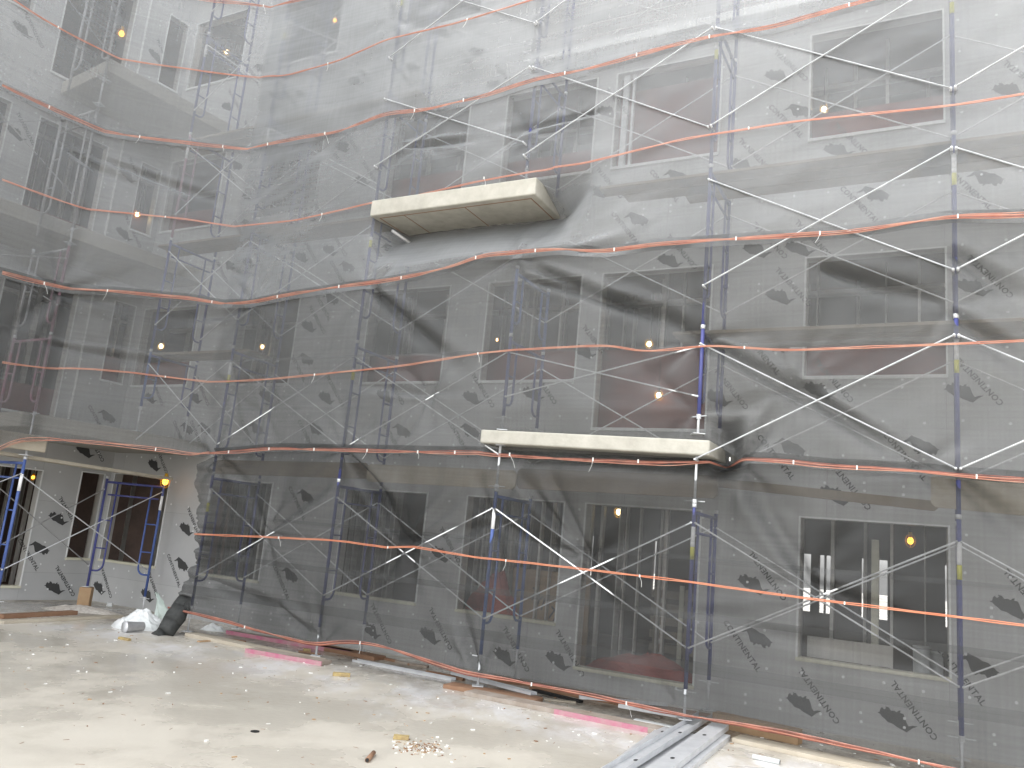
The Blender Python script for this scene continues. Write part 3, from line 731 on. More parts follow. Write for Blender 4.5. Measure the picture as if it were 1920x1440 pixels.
toe(971, 878, 1346, 892, 0.25, 9.05, 'brown board on edge under the lower balcony slab', M_toed)
toe(405, 862, 690, 868, 0.22, 9.15, 'greyish brown board on edge left of the speckled one', M_toed)
toe(1335, 895, 1760, 940, 0.10, 9.2, 'thin brown board edge between the balcony slab and the right-hand frame column', M_toed)
toe(1745, 888, 2050, 912, 0.32, 8.9, 'broad pale board on edge at the right edge of the photo', M_toe)
# short stub on the left plank
s_, zz_ = px2(0, 845, 12.2)
b = MB(); P = Vector((*V2b(-6, 12.24), 0.66 + E + .01)); Q = Vector((*V2b(-2.36, 12.24), 0.66 + E + .01))
P = W2(-6.0, 12.24, 0.66); Q = W2(px2(82, 860, 12.24)[0], 12.24, 0.665)
b = MB(); d = (Q - P).normalized(); b.box((P + Q) / 2 + Vector((0, 0, .12)), (Q - P) / 2, Vector((n2[0], n2[1], 0)) * .02, (0, 0, .115))
bevel(lone('toe_board', b, M_toe, 'pale board on edge with rounded corners standing on the left plank', 'toe board', 'toe boards over the ground floor'), 0.018, 3)

# ------------------------------------------------------------------ netting path
NO = 8.56
path = [V2(-3.2, NO)]
for s in np.linspace(-3.0, 9.35, 40): path.append(V2(float(s), NO))
a_ = V2(9.35, NO); b_ = V2(9.85, NO + 0.05); c_ = V2b(-2.55, 12.16)
# corner turning from the long run to the left run
mid1 = V2(9.75, NO + 0.05); L1p = V2b(-2.62, 12.14); L2p = V2b(-7.5, 11.9)
for k in np.linspace(0, 1, 18)[1:]:
    p = mid1.lerp(L1p, k); bow = 0.10 * math.sin(math.pi * k); 
    path.append(p + Vector((n1[0], n1[1])) * bow)
for k in np.linspace(0, 1, 14)[1:]: path.append(L1p.lerp(L2p, k))
PA = np.array([[p.x, p.y] for p in path]); SEG = np.linalg.norm(np.diff(PA, axis=0), axis=1); UU = np.concatenate([[0], np.cumsum(SEG)])
def path_at(u):
    return np.array([np.interp(u, UU, PA[:, 0]), np.interp(u, UU, PA[:, 1])])
def path_nrm(u):
    a, b = path_at(max(u - .15, 0)), path_at(min(u + .15, UU[-1])); t_ = b - a; t_ /= np.linalg.norm(t_)
    nn = np.array([t_[1], -t_[0]])
    if nn @ path_at(u) < 0: nn = -nn
    return nn                                  # points away from the camera
def hit(x, y):
    w = ray(x, y); best = None
    for i in range(len(PA) - 1):
        a, b = PA[i], PA[i + 1]; e = b - a
        M_ = np.array([[w[0], -e[0]], [w[1], -e[1]]]); dt = np.linalg.det(M_)
        if abs(dt) < 1e-9: continue
        t_, k = np.linalg.solve(M_, a)
        lo = -0.0001 if i else -5; hi = 1.0001 if i < len(PA) - 2 else 5
        if t_ > 0 and lo <= k <= hi and (best is None or t_ < best[0]): best = (t_, UU[i] + k * SEG[i], w[2] * t_)
    return best[1], best[2]
US = {s: float(s + 3.2) for s in (2.38, 4.8, 7.22, 9.6)}
bands_px = {
 'A': [(0, 512), (60, 528), (115, 540), (220, 548), (350, 560), (470, 570), (540, 556), (640, 540), (720, 530), (780, 520), (860, 500), (905, 482), (965, 477), (1050, 470), (1130, 475), (1230, 462), (1310, 456), (1440, 448), (1600, 438), (1780, 410), (1920, 408)],
 'B': [(398, 851), (520, 842), (640, 845), (700, 846), (800, 849), (905, 850), (940, 852), (1100, 862), (1240, 868), (1375, 862), (1450, 864), (1560, 876), (1720, 884), (1790, 892), (1920, 902)],
 'BL': [(-80, 880), (0, 838), (25, 824), (90, 824), (200, 832), (320, 846), (363, 853), (398, 849)],
 'C': [(0, 162), (70, 195), (175, 240), (250, 258), (350, 270), (490, 277), (560, 263), (640, 250), (730, 216), (800, 210), (910, 184), (1000, 155), (1100, 135), (1280, 86), (1345, 72), (1450, 56), (1600, 14), (1700, -12)],
 'D': [(240, -40), (370, 2), (460, 10), (530, 12), (575, 2), (700, -30)],
 'bot': [(318, 1138), (360, 1148), (420, 1162), (500, 1185), (592, 1208), (650, 1202), (700, 1206), (760, 1222), (830, 1246), (890, 1264), (950, 1272), (1100, 1300), (1276, 1338), (1400, 1358), (1500, 1378), (1800, 1442), (1950, 1475)],
 'mBA': [(0, 680), (75, 690), (160, 692), (250, 700), (430, 717), (520, 712), (640, 700), (760, 688), (900, 665), (950, 660), (1080, 652), (1155, 650), (1200, 662), (1260, 658), (1330, 650), (1480, 660), (1600, 655), (1790, 648), (1920, 642)],
 'mS0': [(370, 1002), (500, 1007), (640, 1014), (752, 1030), (760, 1022), (900, 1046), (1000, 1056), (1280, 1089), (1500, 1120), (1790, 1156), (1950, 1176)],
 'mAC': [(0, 338), (60, 360), (130, 385), (250, 403), (350, 413), (467, 425), (560, 416), (700, 384), (800, 362), (900, 340), (985, 325), (1100, 310), (1280, 266), (1480, 234), (1790, 203), (1920, 182)],
 'mTop': [(20, 0), (60, 28), (120, 62), (205, 105), (260, 120), (350, 132), (500, 146), (540, 146), (640, 118), (730, 78), (860, 48), (1010, 2), (1080, -20)]}
BU = {}
for k, pts in bands_px.items():
    hh = sorted(hit(x, y) for x, y in pts); BU[k] = (np.array([h[0] for h in hh]), np.array([h[1] for h in hh]))
def bz(k, u):
    a, b = BU[k]
    if u < a[0]: return float(b[0] + (u - a[0]) * 0.0)
    return float(np.interp(u, a, b))

ties = [(757, 1015, .17), (497, 997, .14), (1093, 1045, .15), (1512, 1087, .12), (490, 770, .05), (803, 735, .08), (967, 478, .12), (1305, 630, .15), (1490, 715, .12), (640, 845, .12), (398, 850, .10), (1375, 862, .15),
        (920, 975, .12), (890, 1262, .12), (115, 540, .14), (1780, 575, .06), (1720, 884, .08), (592, 1208, .10), (1276, 1338, .08), (735, 33, .08), (790, 275, .04), (985, 242, .05), (1077, 218, .03), (415, 500, .05), (430, 725, .07), (470, 570, .08), (690, 534, .09), (1297, 765, .12)]
TI = [(*hit(x, y), a) for x, y, a in ties]
FOLDS = [((1000, 500), (1310, 630), .10, .07), ((985, 520), (1240, 590), .07, .05), ((1312, 635), (1640, 815), .10, .08), ((1500, 722), (1722, 882), .08, .06), ((1392, 862), (1475, 722), .05, .05),
 ((758, 1020), (668, 868), .09, .08), ((758, 1020), (890, 900), .05, .06), ((1095, 1045), (960, 880), .06, .05), ((1095, 1045), (1020, 875), .06, .05), ((1512, 1087), (1380, 868), .08, .08), ((1512, 1087), (1690, 1160), .06, .06),
 ((690, 536), (860, 690), .10, .08), ((648, 850), (745, 965), .09, .06), ((400, 850), (455, 900), .07, .05), ((1785, 470), (1925, 570), .10, .08), ((1540, 500), (1730, 565), .09, .08), ((1782, 582), (1925, 690), .08, .07),
 ((1790, 893), (1925, 1010), .08, .08), ((890, 1262), (862, 1140), .08, .06), ((800, 740), (660, 722), .05, .05), ((760, 275), (890, 262), .06, .035), ((1120, 208), (960, 245), .06, .03), ((1080, 470), (1180, 455), .06, .05),
 ((760, 820), (820, 700), .04, .05), ((460, 575), (330, 600), .05, .06), ((115, 545), (20, 620), .09, .08), ((115, 545), (230, 570), .06, .06), ((497, 997), (420, 1060), .07, .06), ((497, 997), (640, 880), .05, .06), ((395, 1090), (520, 1140), .09, .07), ((520, 1140), (590, 1205), .07, .06), ((1400, 1180), (1900, 1290), .04, .10), ((1300, 1150), (1500, 1160), .04, .08),
 ((200, 300), (420, 380), .04, .05), ((130, 280), (260, 350), .03, .05), ((80, 640), (330, 690), .04, .05)]
FH = []
for (a, b, A_, w_) in FOLDS:
    h0, h1 = np.array(hit(*a)), np.array(hit(*b)); e_ = h1 - h0; FH.append((h0, e_, float(np.linalg.norm(e_)), A_, w_))
def fold_disp(u, z):
    v = 0.0
    for h0, e_, Ln, A_, w_ in FH:
        k = ((u - h0[0]) * e_[0] + (z - h0[1]) * e_[1]) / (Ln * Ln)
        if k < -0.05 or k > 1.15: continue
        d = ((u - h0[0]) * e_[1] - (z - h0[1]) * e_[0]) / Ln
        ww = w_ * (0.7 + 0.9 * max(k, 0))
        if abs(d) > 3 * ww: continue
        f = max(0.0, min(1.0, (k + .05) / .12)) * max(0.0, min(1.0, (1.15 - k) / .6))
        x = d / ww
        v += 1.35 * A_ * f * (math.exp(-x * x) - 0.45 * math.exp(-(x - 1.5) ** 2))
    return v
def disp(u, z):
    """signed push away from the camera (m)"""
    p = Vector((u * 0.55, z * 0.55, 3.1)); v = 0.0
    v += 0.045 * noise.noise(Vector((u * 0.55, z * 0.8, 1.7)))
    ca, sa = math.cos(0.62), math.sin(0.62)
    q1 = u * ca + z * sa; q2 = -u * sa + z * ca
    v += 0.040 * noise.noise(Vector((q1 * 0.45, q2 * 2.0, 7.0)))
    ca, sa = math.cos(-0.35), math.sin(-0.35)
    q1 = u * ca + z * sa; q2 = -u * sa + z * ca
    amp = 0.5 + 0.5 * noise.noise(Vector((u * .3, z * .3, 21)))
    v += 0.022 * amp * noise.noise(Vector((q1 * 0.9, q2 * 4.2, 11.0)))
    v += 0.006 * noise.noise(Vector((q1 * 2.2, q2 * 11.0, 15.0)))
    v += fold_disp(u, z)
    for (tu, tz, a) in TI:
        du, dz = u - tu, z - tz; r2 = du * du + dz * dz
        if r2 > 2.6: continue
        r_ = math.sqrt(r2) + 1e-5; th = math.atan2(dz, du)
        fo = math.exp(-r_ / 0.42)
        ph = tu * 7.3
        ridg = 0.5 * math.cos(5 * th + ph) + 0.35 * math.cos(8 * th + 2 * ph) + 0.25 * math.cos(13 * th + ph * 3)
        v += a * fo * 0.75 + a * 0.55 * ridg * math.exp(-r_ / 0.55) * min(1, r_ / 0.12)
    return v
def slab_push(u, z):
    s = u - 3.2; v = 0.0
    for (a0, a1, zt, zb, lo, up_) in ((4.56, 7.17, 4.585, 4.35, 0.75, 0.30), (2.22, 5.04, 1.32, 1.13, 0.30, 0.22)):
        e = 0.0
        if s < a0: e = (a0 - s) * (0.5 if lo > .5 and z < zt else 1.0)
        elif s > a1 - 0.16: e = (s - a1 + 0.16) * 2.3
        lat = max(0.0, 1 - e / 0.42); lat = lat * lat * (3 - 2 * lat)
        if lo < .5 and s < a0 and zb - 0.25 < z < zt + 0.2:
            m_ = 1 - max(0.0, zb - z, (z - zt)) / 0.25; v = max(v, 0.85 * max(0.0, m_) ** 0.7 * lat)
        if z > zt: k = max(0.0, 1 - (z - zt) / 0.3); k = 0.07 * k
        elif z < zb: k = max(0.0, 1 - (zb - z) / lo); k = (0.72 if lo > .5 else 0.22) * (k ** 1.25)
        else: k = 0.07 + (zt - z) / (zt - zb) * ((0.72 if lo > .5 else .22) - 0.07)
        v = max(v, k * lat)
    return v

def net_strip(u0, u1, zb, zt, label, m, step=0.045, ragged=False, wave=0.0):
    nu = int((u1 - u0) / step) + 1; us = np.linspace(u0, u1, nu); nz = int(3.4 / step)
    mb = MB(); mb.uv = []; v0 = 0
    for i, u in enumerate(us):
        b0, t0 = zb(u), zt(u)
        for j in range(nz + 1):
            k = j / nz; z = b0 + (t0 - b0) * k; uu = u
            if ragged:
                ez = edge_u(z); w_ = max(0.0, 1 - (u1 - u) / 1.5)
                uu = u + (ez - u1) * w_
                uu += 0.0
                gather = 0.075 * w_ * w_ * (noise.noise(Vector((u * 0.8, z * 8.0, 3))) + 0.6 * noise.noise(Vector((u * 1.4, z * 19.0, 8)))) 
            else: gather = 0.0
            dn = disp(uu, z) * 1.0 + slab_push(uu, z) + gather * 1.8
            lim = 0.06
            p = path_at(uu); nn = path_nrm(uu)
            # pinned at the cord lines
            edge = min(k, 1 - k) * (t0 - b0)
            pin = min(1.0, edge / 0.12)
            dn = dn * (0.35 + 0.65 * pin) if slab_push(uu, z) < 0.02 else dn
            if dn < 0: dn = -0.05 * math.tanh(-dn / 0.05)
            q = p + nn * dn; mb.v.append((q[0], q[1], z + E)); mb.uv.append((uu, z))
    for i in range(nu - 1):
        for j in range(nz):
            a = i * (nz + 1) + j; mb.f.append((a, a + nz + 1, a + nz + 2, a + 1))
    return mb
# ragged left edge of the lowest strip
er = sorted([(hit(x, y)[1], hit(x, y)[0]) for x, y in [(398, 852), (366, 870), (366, 905), (372, 950), (368, 1000), (366, 1035), (350, 1085), (335, 1112), (325, 1138)]])
EZ = np.array([e[0] for e in er]); EU = np.array([e[1] for e in er])
def edge_u(z): return float(np.interp(z, EZ, EU)) + 0.02 * noise.noise(Vector((z * 9, 0.3, 2)))
ULEFT = UU[-1]; UCOR = hit(398, 851)[0]
def zBfull(u):
    if u <= UCOR: return bz('B', u)
    return bz('BL', u)
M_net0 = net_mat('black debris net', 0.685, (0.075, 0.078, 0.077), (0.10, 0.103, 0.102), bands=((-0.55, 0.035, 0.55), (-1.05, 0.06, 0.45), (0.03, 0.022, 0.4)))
M_net1 = net_mat('half haze-pale debris net', 0.665, (0.17, 0.176, 0.176), (0.215, 0.22, 0.22), bands=((2.32, 0.02, 0.35),))  # from here up each strip is paler: lens haze put into the colour
M_net2 = net_mat('haze-pale debris net', 0.66, (0.32, 0.332, 0.34), (0.38, 0.392, 0.40))
M_net3 = net_mat('haze-palest debris net', 0.65, (0.40, 0.415, 0.425), (0.46, 0.475, 0.485))
NG = 'strips of debris netting on the scaffold'
def net(name_label, mb, m):
    o = lone('debris_net', mb, m, name_label, 'netting', NG, smooth=True, base=(0, 6, E)); md = o.modifiers.new('thickness', 'SOLIDIFY'); md.thickness = 0.004; md.offset = 0; md.use_rim = False; return o
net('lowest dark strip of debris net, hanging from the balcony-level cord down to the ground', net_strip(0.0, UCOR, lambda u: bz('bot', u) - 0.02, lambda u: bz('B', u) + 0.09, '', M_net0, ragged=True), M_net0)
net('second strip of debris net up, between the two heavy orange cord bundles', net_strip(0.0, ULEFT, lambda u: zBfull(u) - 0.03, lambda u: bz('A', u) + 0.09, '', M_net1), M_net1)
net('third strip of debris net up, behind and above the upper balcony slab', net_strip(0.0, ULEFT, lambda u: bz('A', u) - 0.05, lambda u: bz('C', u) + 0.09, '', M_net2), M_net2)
net('topmost haze-painted strip of debris net, along the upper edge of the photo', net_strip(0.0, ULEFT, lambda u: bz('C', u) - 0.05, lambda u: bz('C', u) + 4.2, '', M_net3, step=0.06), M_net3)

# ------------------------------------------------------------------ cords
def cord(key, strands, spread, label, m_list, r=0.0075, ties_n=0, off=0.06, twist=True, name='orange_cord', extra=None, fold=False):
    us, zs = BU[key]; lo, hi = us[0], us[-1]
    n = int((hi - lo) / 0.06); uu = np.linspace(lo, hi, n)
    z0 = np.interp(uu, us, zs)
    # smooth a little
    zsm = np.convolve(np.pad(z0, 3, mode='edge'), np.ones(7) / 7, mode='valid')
    t = thing(name, Vector((*path_at((lo + hi) / 2), float(zsm.mean()) + E)), label, 'cord', 'orange cords binding the netting')
    for k in range(strands):
        pts = []
        for u, z in zip(uu, zsm):
            p = path_at(u); nn = path_nrm(u)
            knot = abs(math.sin(u * math.pi / 1.9 + 0.6)) ** 0.6 if twist else 1
            sp_ = spread * (0.12 + 0.88 * knot)
            o_ = (k - (strands - 1) / 2) / max(1, strands - 1) * sp_ * 2 if strands > 1 else 0
            o_ += 0.4 * spread * noise.noise(Vector((u * 1.1, k * 5.0, z)))
            sag = 0.006 * noise.noise(Vector((u * 3, k, 9)))
            spush = slab_push(u, z)
            q = p - nn * (off - spush * (1 if spush > .02 else 0) - min(0, 0.012 * (k % 2)))
            pts.append(Vector((q[0], q[1], z + E + o_ + sag)))
        mb = MB(); mb.tube(pts, r, 6); child('strand', mb, m_list[k % len(m_list)], t, True)
    rnd = random.Random(hash(key) % 1000 if False else len(key) * 7 + strands)
    for q in range(ties_n):
        u = lo + (hi - lo) * (q + 0.5 + rnd.uniform(-.3, .3)) / ties_n; z = float(np.interp(u, uu, zsm)); p = path_at(u); nn = path_nrm(u)
        c = Vector((*(p - nn * (off + .012)), z + E))
        mb = MB(); mb.box(c, Vector((path_nrm(u)[1], -path_nrm(u)[0], 0)) * 0.006, Vector((nn[0], nn[1], 0)) * 0.006, (0, 0, 0.012 + spread * .4))
        if rnd.random() < 0.35:
            e = c + Vector((rnd.uniform(-.05, .08), 0, -rnd.uniform(.08, .16))); mb.tube([c, (c + e) / 2 + Vector((0.01, 0, 0)), e], 0.002, 4)
        child('zip_tie', mb, M_white, t)
    return t
O2 = [M_or, M_or]; O3 = [M_or, M_ord, M_or, M_ord]
cord('A', 5, 0.022, 'thick bundle of orange cords passing below the upper balcony slab', [M_orm, M_ord, M_orm, M_orb, M_orm], 0.0046, 12)
cord('B', 4, 0.020, 'thick bundle of orange and dark red cords at the lower balcony slab', [M_orm, M_ord, M_orm, M_ord], 0.0048, 13)
cord('BL', 3, 0.028, 'pair of orange cords along the lower hem of the net over the open left corner', [M_orm, M_orb, M_orm], 0.0055, 2)
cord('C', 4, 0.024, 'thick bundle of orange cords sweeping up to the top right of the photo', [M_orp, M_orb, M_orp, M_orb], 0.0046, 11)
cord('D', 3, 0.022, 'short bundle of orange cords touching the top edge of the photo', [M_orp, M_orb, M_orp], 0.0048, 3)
cord('bot', 4, 0.018, 'bundle of dark red and orange cords along the bottom hem of the net', [M_ord, M_orm, M_ord, M_orb], 0.0062, 5)
cord('mBA', 2, 0.0065, 'single flat orange cord across the second net strip, mid-height of the photo', [M_orm, M_orm], 0.0056, 4, twist=False)
cord('mS0', 2, 0.0065, 'single bright orange cord across the lowest net strip, at waist height', O2, 0.0058, 5, twist=False)
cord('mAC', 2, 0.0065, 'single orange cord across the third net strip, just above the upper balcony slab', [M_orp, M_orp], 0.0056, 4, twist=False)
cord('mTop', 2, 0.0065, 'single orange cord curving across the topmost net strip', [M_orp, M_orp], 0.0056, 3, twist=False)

for (x0, y0, x1, y1, na, nb, lab) in ((735, 432, 812, 486, 8.75, 9.5, 'upper'), (700, 405, 778, 460, 8.8, 9.45, 'lower')):
    P, Q = W1(*[px1(x0, y0, na)[0], na, px1(x0, y0, na)[1]]), W1(*[px1(x1, y1, nb)[0], nb, px1(x1, y1, nb)[1]])
    tt = thing('scaffold_tube', P, f'short grey steel tube clamped under the left end of the upper slab, {lab} one', 'steel tube', 'clamped tubes under the upper slab')
    mb = MB(); mb.tube([P, Q], 0.024, 10); child('tube', mb, M_galv, tt, True)
    for k in (0.55, 0.75):
        mb = MB(); c = P.lerp(Q, k); u_ = (Q - P).normalized(); mb.tube([c - u_ * .03, c + u_ * .03], 0.036, 8); mb.box(c + Vector((0, 0, .04)), (.02, 0, 0), (0, .02, 0), (0, 0, .03)); child('clamp', mb, M_zinc, tt)
# ------------------------------------------------------------------ lamps
def lamp(x, y, W_, n, label, amber=False, wing=1, size=1.0, hang=True):
    a, z = (px1 if wing == 1 else px2)(x, y, n); c = W_(a, n, z); r_ = 0.032 * size
    t = thing('work_light', c, label, 'work light', 'caged bulbs of the temporary light string')
    mb = MB(); mb.ball(c, r_, 12, 8, 1.25); child('bulb', mb, M_bulbo if amber else M_bulb, t, True)
    mb = MB(); R0 = r_ * 1.75
    for k in range(6):
        an = k * math.pi / 3; pts = []
        for j in range(7):
            th = 0.35 + (math.pi - 0.35) * j / 6; pts.append(c + Vector((math.cos(an) * R0 * math.sin(th), math.sin(an) * R0 * math.sin(th), R0 * 1.3 * math.cos(th))))
        mb.tube(pts, 0.0025, 4, False)
    ring = [c + Vector((math.cos(k * math.pi / 6) * R0, math.sin(k * math.pi / 6) * R0, 0)) for k in range(13)]; mb.tube(ring, 0.0025, 4, False)
    child('cage', mb, M_yel, t)
    mb = MB(); mb.tube([c + Vector((0, 0, r_ * 1.1)), c + Vector((0, 0, r_ * 2.9))], r_ * 0.62, 8); so_ = child('socket', mb, M_yel if amber else M_black, t, True)
    if hang:
        mb = MB(); mb.tube([c + Vector((0, 0, r_ * 2.9)), c + Vector((0, 0, 0.5 if n > 10 else .12))], 0.004, 5); child('cable', mb, M_black, so_, True)
lamp(1545, 205, W1, 10.5, 'lit caged bulb in the top right window')
lamp(1190, 268, W1, 10.5, 'lit caged bulb in the third-floor window right of the upper balcony slab')
lamp(1217, 645, W1, 10.5, 'lit caged bulb in the second-floor window right of the middle, the higher of two')
lamp(1235, 741, W1, 10.2, 'lit caged bulb in the second-floor balcony door, the lower of two')
lamp(932, 637, W1, 11.0, 'tiny lit bulb beside the scaffold column between the two balcony slabs', size=0.5)
lamp(1160, 960, W1, 11.5, 'lit caged bulb inside the ground-floor door', size=1.15)
lamp(1707, 1014, W1, 11.0, 'lit amber caged bulb in the right-hand ground-floor window', True, size=1.1)
lamp(492, 650, W1, 10.8, 'dim caged bulb in the second-floor window near the net corner', size=0.9)
lamp(302, 649, W1, 10.6, 'lit caged bulb in the second-floor corner window', size=1.2)
lamp(257, 402, W2, D2 + 0.3, 'lit caged bulb in the third-floor corner window at the left', wing=2, size=1.1)
lamp(425, 97, W1, 10.6, 'lit caged bulb in the fourth-floor corner window', size=1.1)
lamp(628, 38, W1, 10.5, 'lit amber caged bulb in the top window left of the middle', True)
lamp(228, 63, W2, D2 + 0.35, 'large lit amber caged bulb at the top left', True, wing=2, size=1.6)
lamp(310, 903, W2, 12.9, 'lit amber caged bulb on the head of the open blue frame', True, wing=2, size=1.5, hang=False)
lamp(62, 895, W2, D2 + 0.5, 'dim amber caged bulb in the leftmost ground-floor opening', True, wing=2, size=0.8)

# ------------------------------------------------------------------ things inside the ground floor
def heap(name, cx_, cy_, sx_, sy_, h, m, label, cat, seed, z=None, ang=0.0):
    """a crumpled pile: noisy mound"""
    mb = MB(); nseg, nr = 22, 9; z = 0.0 if z is None else z; ca, sa = math.cos(ang), math.sin(ang)
    mb.v.append((cx_, cy_, z + h)); 
    for j in range(1, nr + 1):
        for k in range(nseg):
            a = 2 * math.pi * k / nseg; rr = j / nr; w = 1 + 0.25 * noise.noise(Vector((math.cos(a) * 1.5, math.sin(a) * 1.5, seed)))
            x, y = rr * w * sx_ * math.cos(a), rr * w * sy_ * math.sin(a)
            hh = h * (1 - rr ** 1.6) + 0.30 * h * noise.noise(Vector((x * 9 / max(sx_, .1) * .3, y * 9 / max(sy_, .1) * .3, seed + 3))) * (1 - rr * .6) + 0.16 * h * noise.noise(Vector((x * 22, y * 22, seed)))
            if j == nr: hh = 0.0
            mb.v.append((cx_ + x * ca - y * sa, cy_ + x * sa + y * ca, z + max(hh, 0)))
    for k in range(nseg): mb.f.append((0, 1 + k, 1 + (k + 1) % nseg))
    for j in range(nr - 1):
        for k in range(nseg):
            k2 = (k + 1) % nseg; b = 1 + j * nseg; mb.f.append((b + k, b + nseg + k, b + nseg + k2, b + k2))
    return lone(name, mb, m, label, cat, smooth=False, base=(cx_, cy_, z))
FLZ = 0.10
p = W1(3.5, 10.9, 0); heap('red_tarpaulin', p.x, p.y, 0.85, 0.35, 0.34, M_redt, 'heap of red tarpaulin just inside the ground-floor door', 'tarpaulin', 4, z=FLZ, ang=math.atan2(d1[1], d1[0]))
p = W1(5.9, 10.9, 0); heap('red_tarpaulin', p.x, p.y, 0.6, 0.4, 1.15, M_redt, 'tall heap of red tarpaulin in the ground-floor window left of the door', 'tarpaulin', 9, z=FLZ, ang=math.atan2(d1[1], d1[0]))
t = thing('cardboard_sheet', W1(5.0, 11.1, -1.58), 'leaning brown cardboard packaging in the ground-floor window left of the door', 'cardboard')
mb = MB(); c = W1(5.1, 11.1, -0.95); mb.box(c, Vector((d1[0], d1[1], 0)) * 0.62, Vector((n1[0], n1[1], 0)) * 0.02, (0, 0, 0.62)); child('panel', mb, M_card, t)
tx, tf = text_mesh('TYI  7/L  <', 0.26, 0.003); mb = MB()
for (a, c_2) in tx:
    ca, sa = math.cos(R(-24)), math.sin(R(-24)); q = (a * ca - c_2 * sa, a * sa + c_2 * ca)
    mb.v.append(tuple(W1(5.05 - q[0] * .6, 11.074, -0.92 + q[1])))
mb.f = list(tf); child('printed_marks', mb, M_print, t)
def pallet(s, n, z, tilt, label):
    t = thing('wooden_pallet', W1(s, n, z), label, 'pallet', 'pallets stacked inside the door')
    dx = Vector((d1[0], d1[1], 0)); dn = Vector((n1[0], n1[1], 0)); u = Vector((0, 0, 1))
    c = W1(s, n, z)
    for k in range(6):
        mb = MB(); mb.box(c + u * (0.12 + 0.19 * k), dx * 0.52, dn * 0.012, u * 0.055); child('slat', mb, M_wood, t)
    for k in (-1, 0, 1):
        mb = MB(); mb.box(c + dx * 0.46 * k + dn * 0.055 + u * 0.6, dx * 0.022, dn * 0.04, u * 0.56); child('stringer', mb, M_wood, t)
pallet(3.35, 12.0, -1.58, 0, 'grey wooden pallet standing on edge inside the ground-floor door')
b = MB(); b.slab(W1, 3.28, 3.34, 11.6, 11.64, -1.58, -0.35); lone('upright_timber', b, M_sill, 'pale upright timber inside the ground-floor door', 'timber')
b = MB(); b.slab(W1, 0.72, 0.80, 10.7, 10.76, -1.58, 0.45); lone('upright_timber', b, M_sill, 'pale greenish upright timber inside the right-hand ground-floor window', 'timber')
def drum(s, n, h, r_, m, label):
    c = W1(s, n, -1.58); mb = MB(); mb.tube([c, c + Vector((0, 0, h * .33)), c + Vector((0, 0, h * .34)), c + Vector((0, 0, h))], r_, 16)
    mb.tube([c + Vector((0, 0, h)), c + Vector((0, 0, h + .02))], r_ * 1.05, 16); lone('bucket', mb, m, label, 'bucket', 'white tubs on the floor inside', True)
drum(0.28, 10.9, 0.85, 0.09, M_sheet, 'tall white tub inside the right-hand ground-floor window')
drum(0.13, 11.1, 0.80, 0.07, M_sheet, 'second, narrower white tub behind the tall one inside the right window')
b = MB(); b.slab(W1, 0.55, 1.45, 10.35, 10.40, -0.95, -0.72); lone('drywall_sheet', b, M_stud, 'grey board leaning at the sill inside the right-hand ground-floor window', 'board')

# ------------------------------------------------------------------ lying boards, studs and debris
def gboard(x0, y0, x1, y1, w, th, m, label, cat='board', group=None, name='timber_board', z=0.0, tilt=0.0):
    P = pxz(x0, y0); Q = pxz(x1, y1); P.z = Q.z = th / 2 + z; Q.z += tilt
    return board(name, P, Q, w, th, m, label, cat, group, bev=0.004)
LB = 'boards lying along the foot of the scaffold'
gboard(358, 1192, 600, 1243, 0.22, 0.045, M_toe, 'pale weathered board under the left foot of the net, pink at its right end', group=LB)
gboard(560, 1208, 712, 1238, 0.25, 0.05, M_woodr, 'brown board behind the net hem with debris on it', group=LB)
gboard(840, 1288, 1010, 1318, 0.26, 0.045, M_woodr, 'brown board end under the middle jack', group=LB)
gboard(1340, 1360, 1500, 1396, 0.14, 0.14, M_woodp, 'orange pine beam against the hem of the net', group=LB)
gboard(1380, 1388, 1720, 1462, 0.26, 0.04, M_toe, 'greenish flat board in front of the orange beam', group=LB)
gboard(920, 1275, 1330, 1352, 0.20, 0.06, M_woodr, 'dark brown board behind the pink-edged one', group=LB)
gboard(0, 1160, 140, 1152, 0.12, 0.06, M_woodr, 'short brown board near the bare wall at far left', group=LB)
gboard(0, 1169, 225, 1158, 0.14, 0.04, M_toe, 'long white-dusted board lying across the open corner', group=LB)
def pink_board(x0, y0, x1, y1, w, th, label, k0=0.0, k1=1.0, top=None):
    P = pxz(x0, y0); Q = pxz(x1, y1); P.z = Q.z = th / 2; d = (Q - P).normalized(); sd = Vector((-d.y, d.x, 0)); Ln = (Q - P).length
    if sd.y > 0: sd = -sd
    t = thing('timber_board', (P + Q) / 2 - Vector((0, 0, th / 2)), label, 'board', LB)
    mb = MB(); mb.box((P + Q) / 2, d * Ln / 2, sd * w / 2, (0, 0, th / 2)); bevel(child('plank_body', mb, top or M_dusty, t), .004)
    a, b_ = P.lerp(Q, k0), P.lerp(Q, k1)
    mb = MB(); mb.box((a + b_) / 2 + sd * (w / 2 - 0.004), d * (b_ - a).length / 2, sd * 0.008, (0, 0, th / 2 + 0.002)); child('painted_edge', mb, M_pink, t)
    return t
M_dusty = mat('chalky board', (0.42, 0.38, 0.34), 0.85, var=(0.20, 0.15, 0.11), vscale=5, vamt=1.3, bump=0.3)
pink_board(470, 1222, 612, 1247, 0.22, 0.05, 'board with a pink edge under the jack left of the middle')
pink_board(430, 1188, 660, 1228, 0.14, 0.05, 'faded pink-edged board behind the net hem, left')
pink_board(880, 1302, 1238, 1374, 0.24, 0.047, 'long board with a bright pink edge running to the steel studs', 0.50, 0.96)
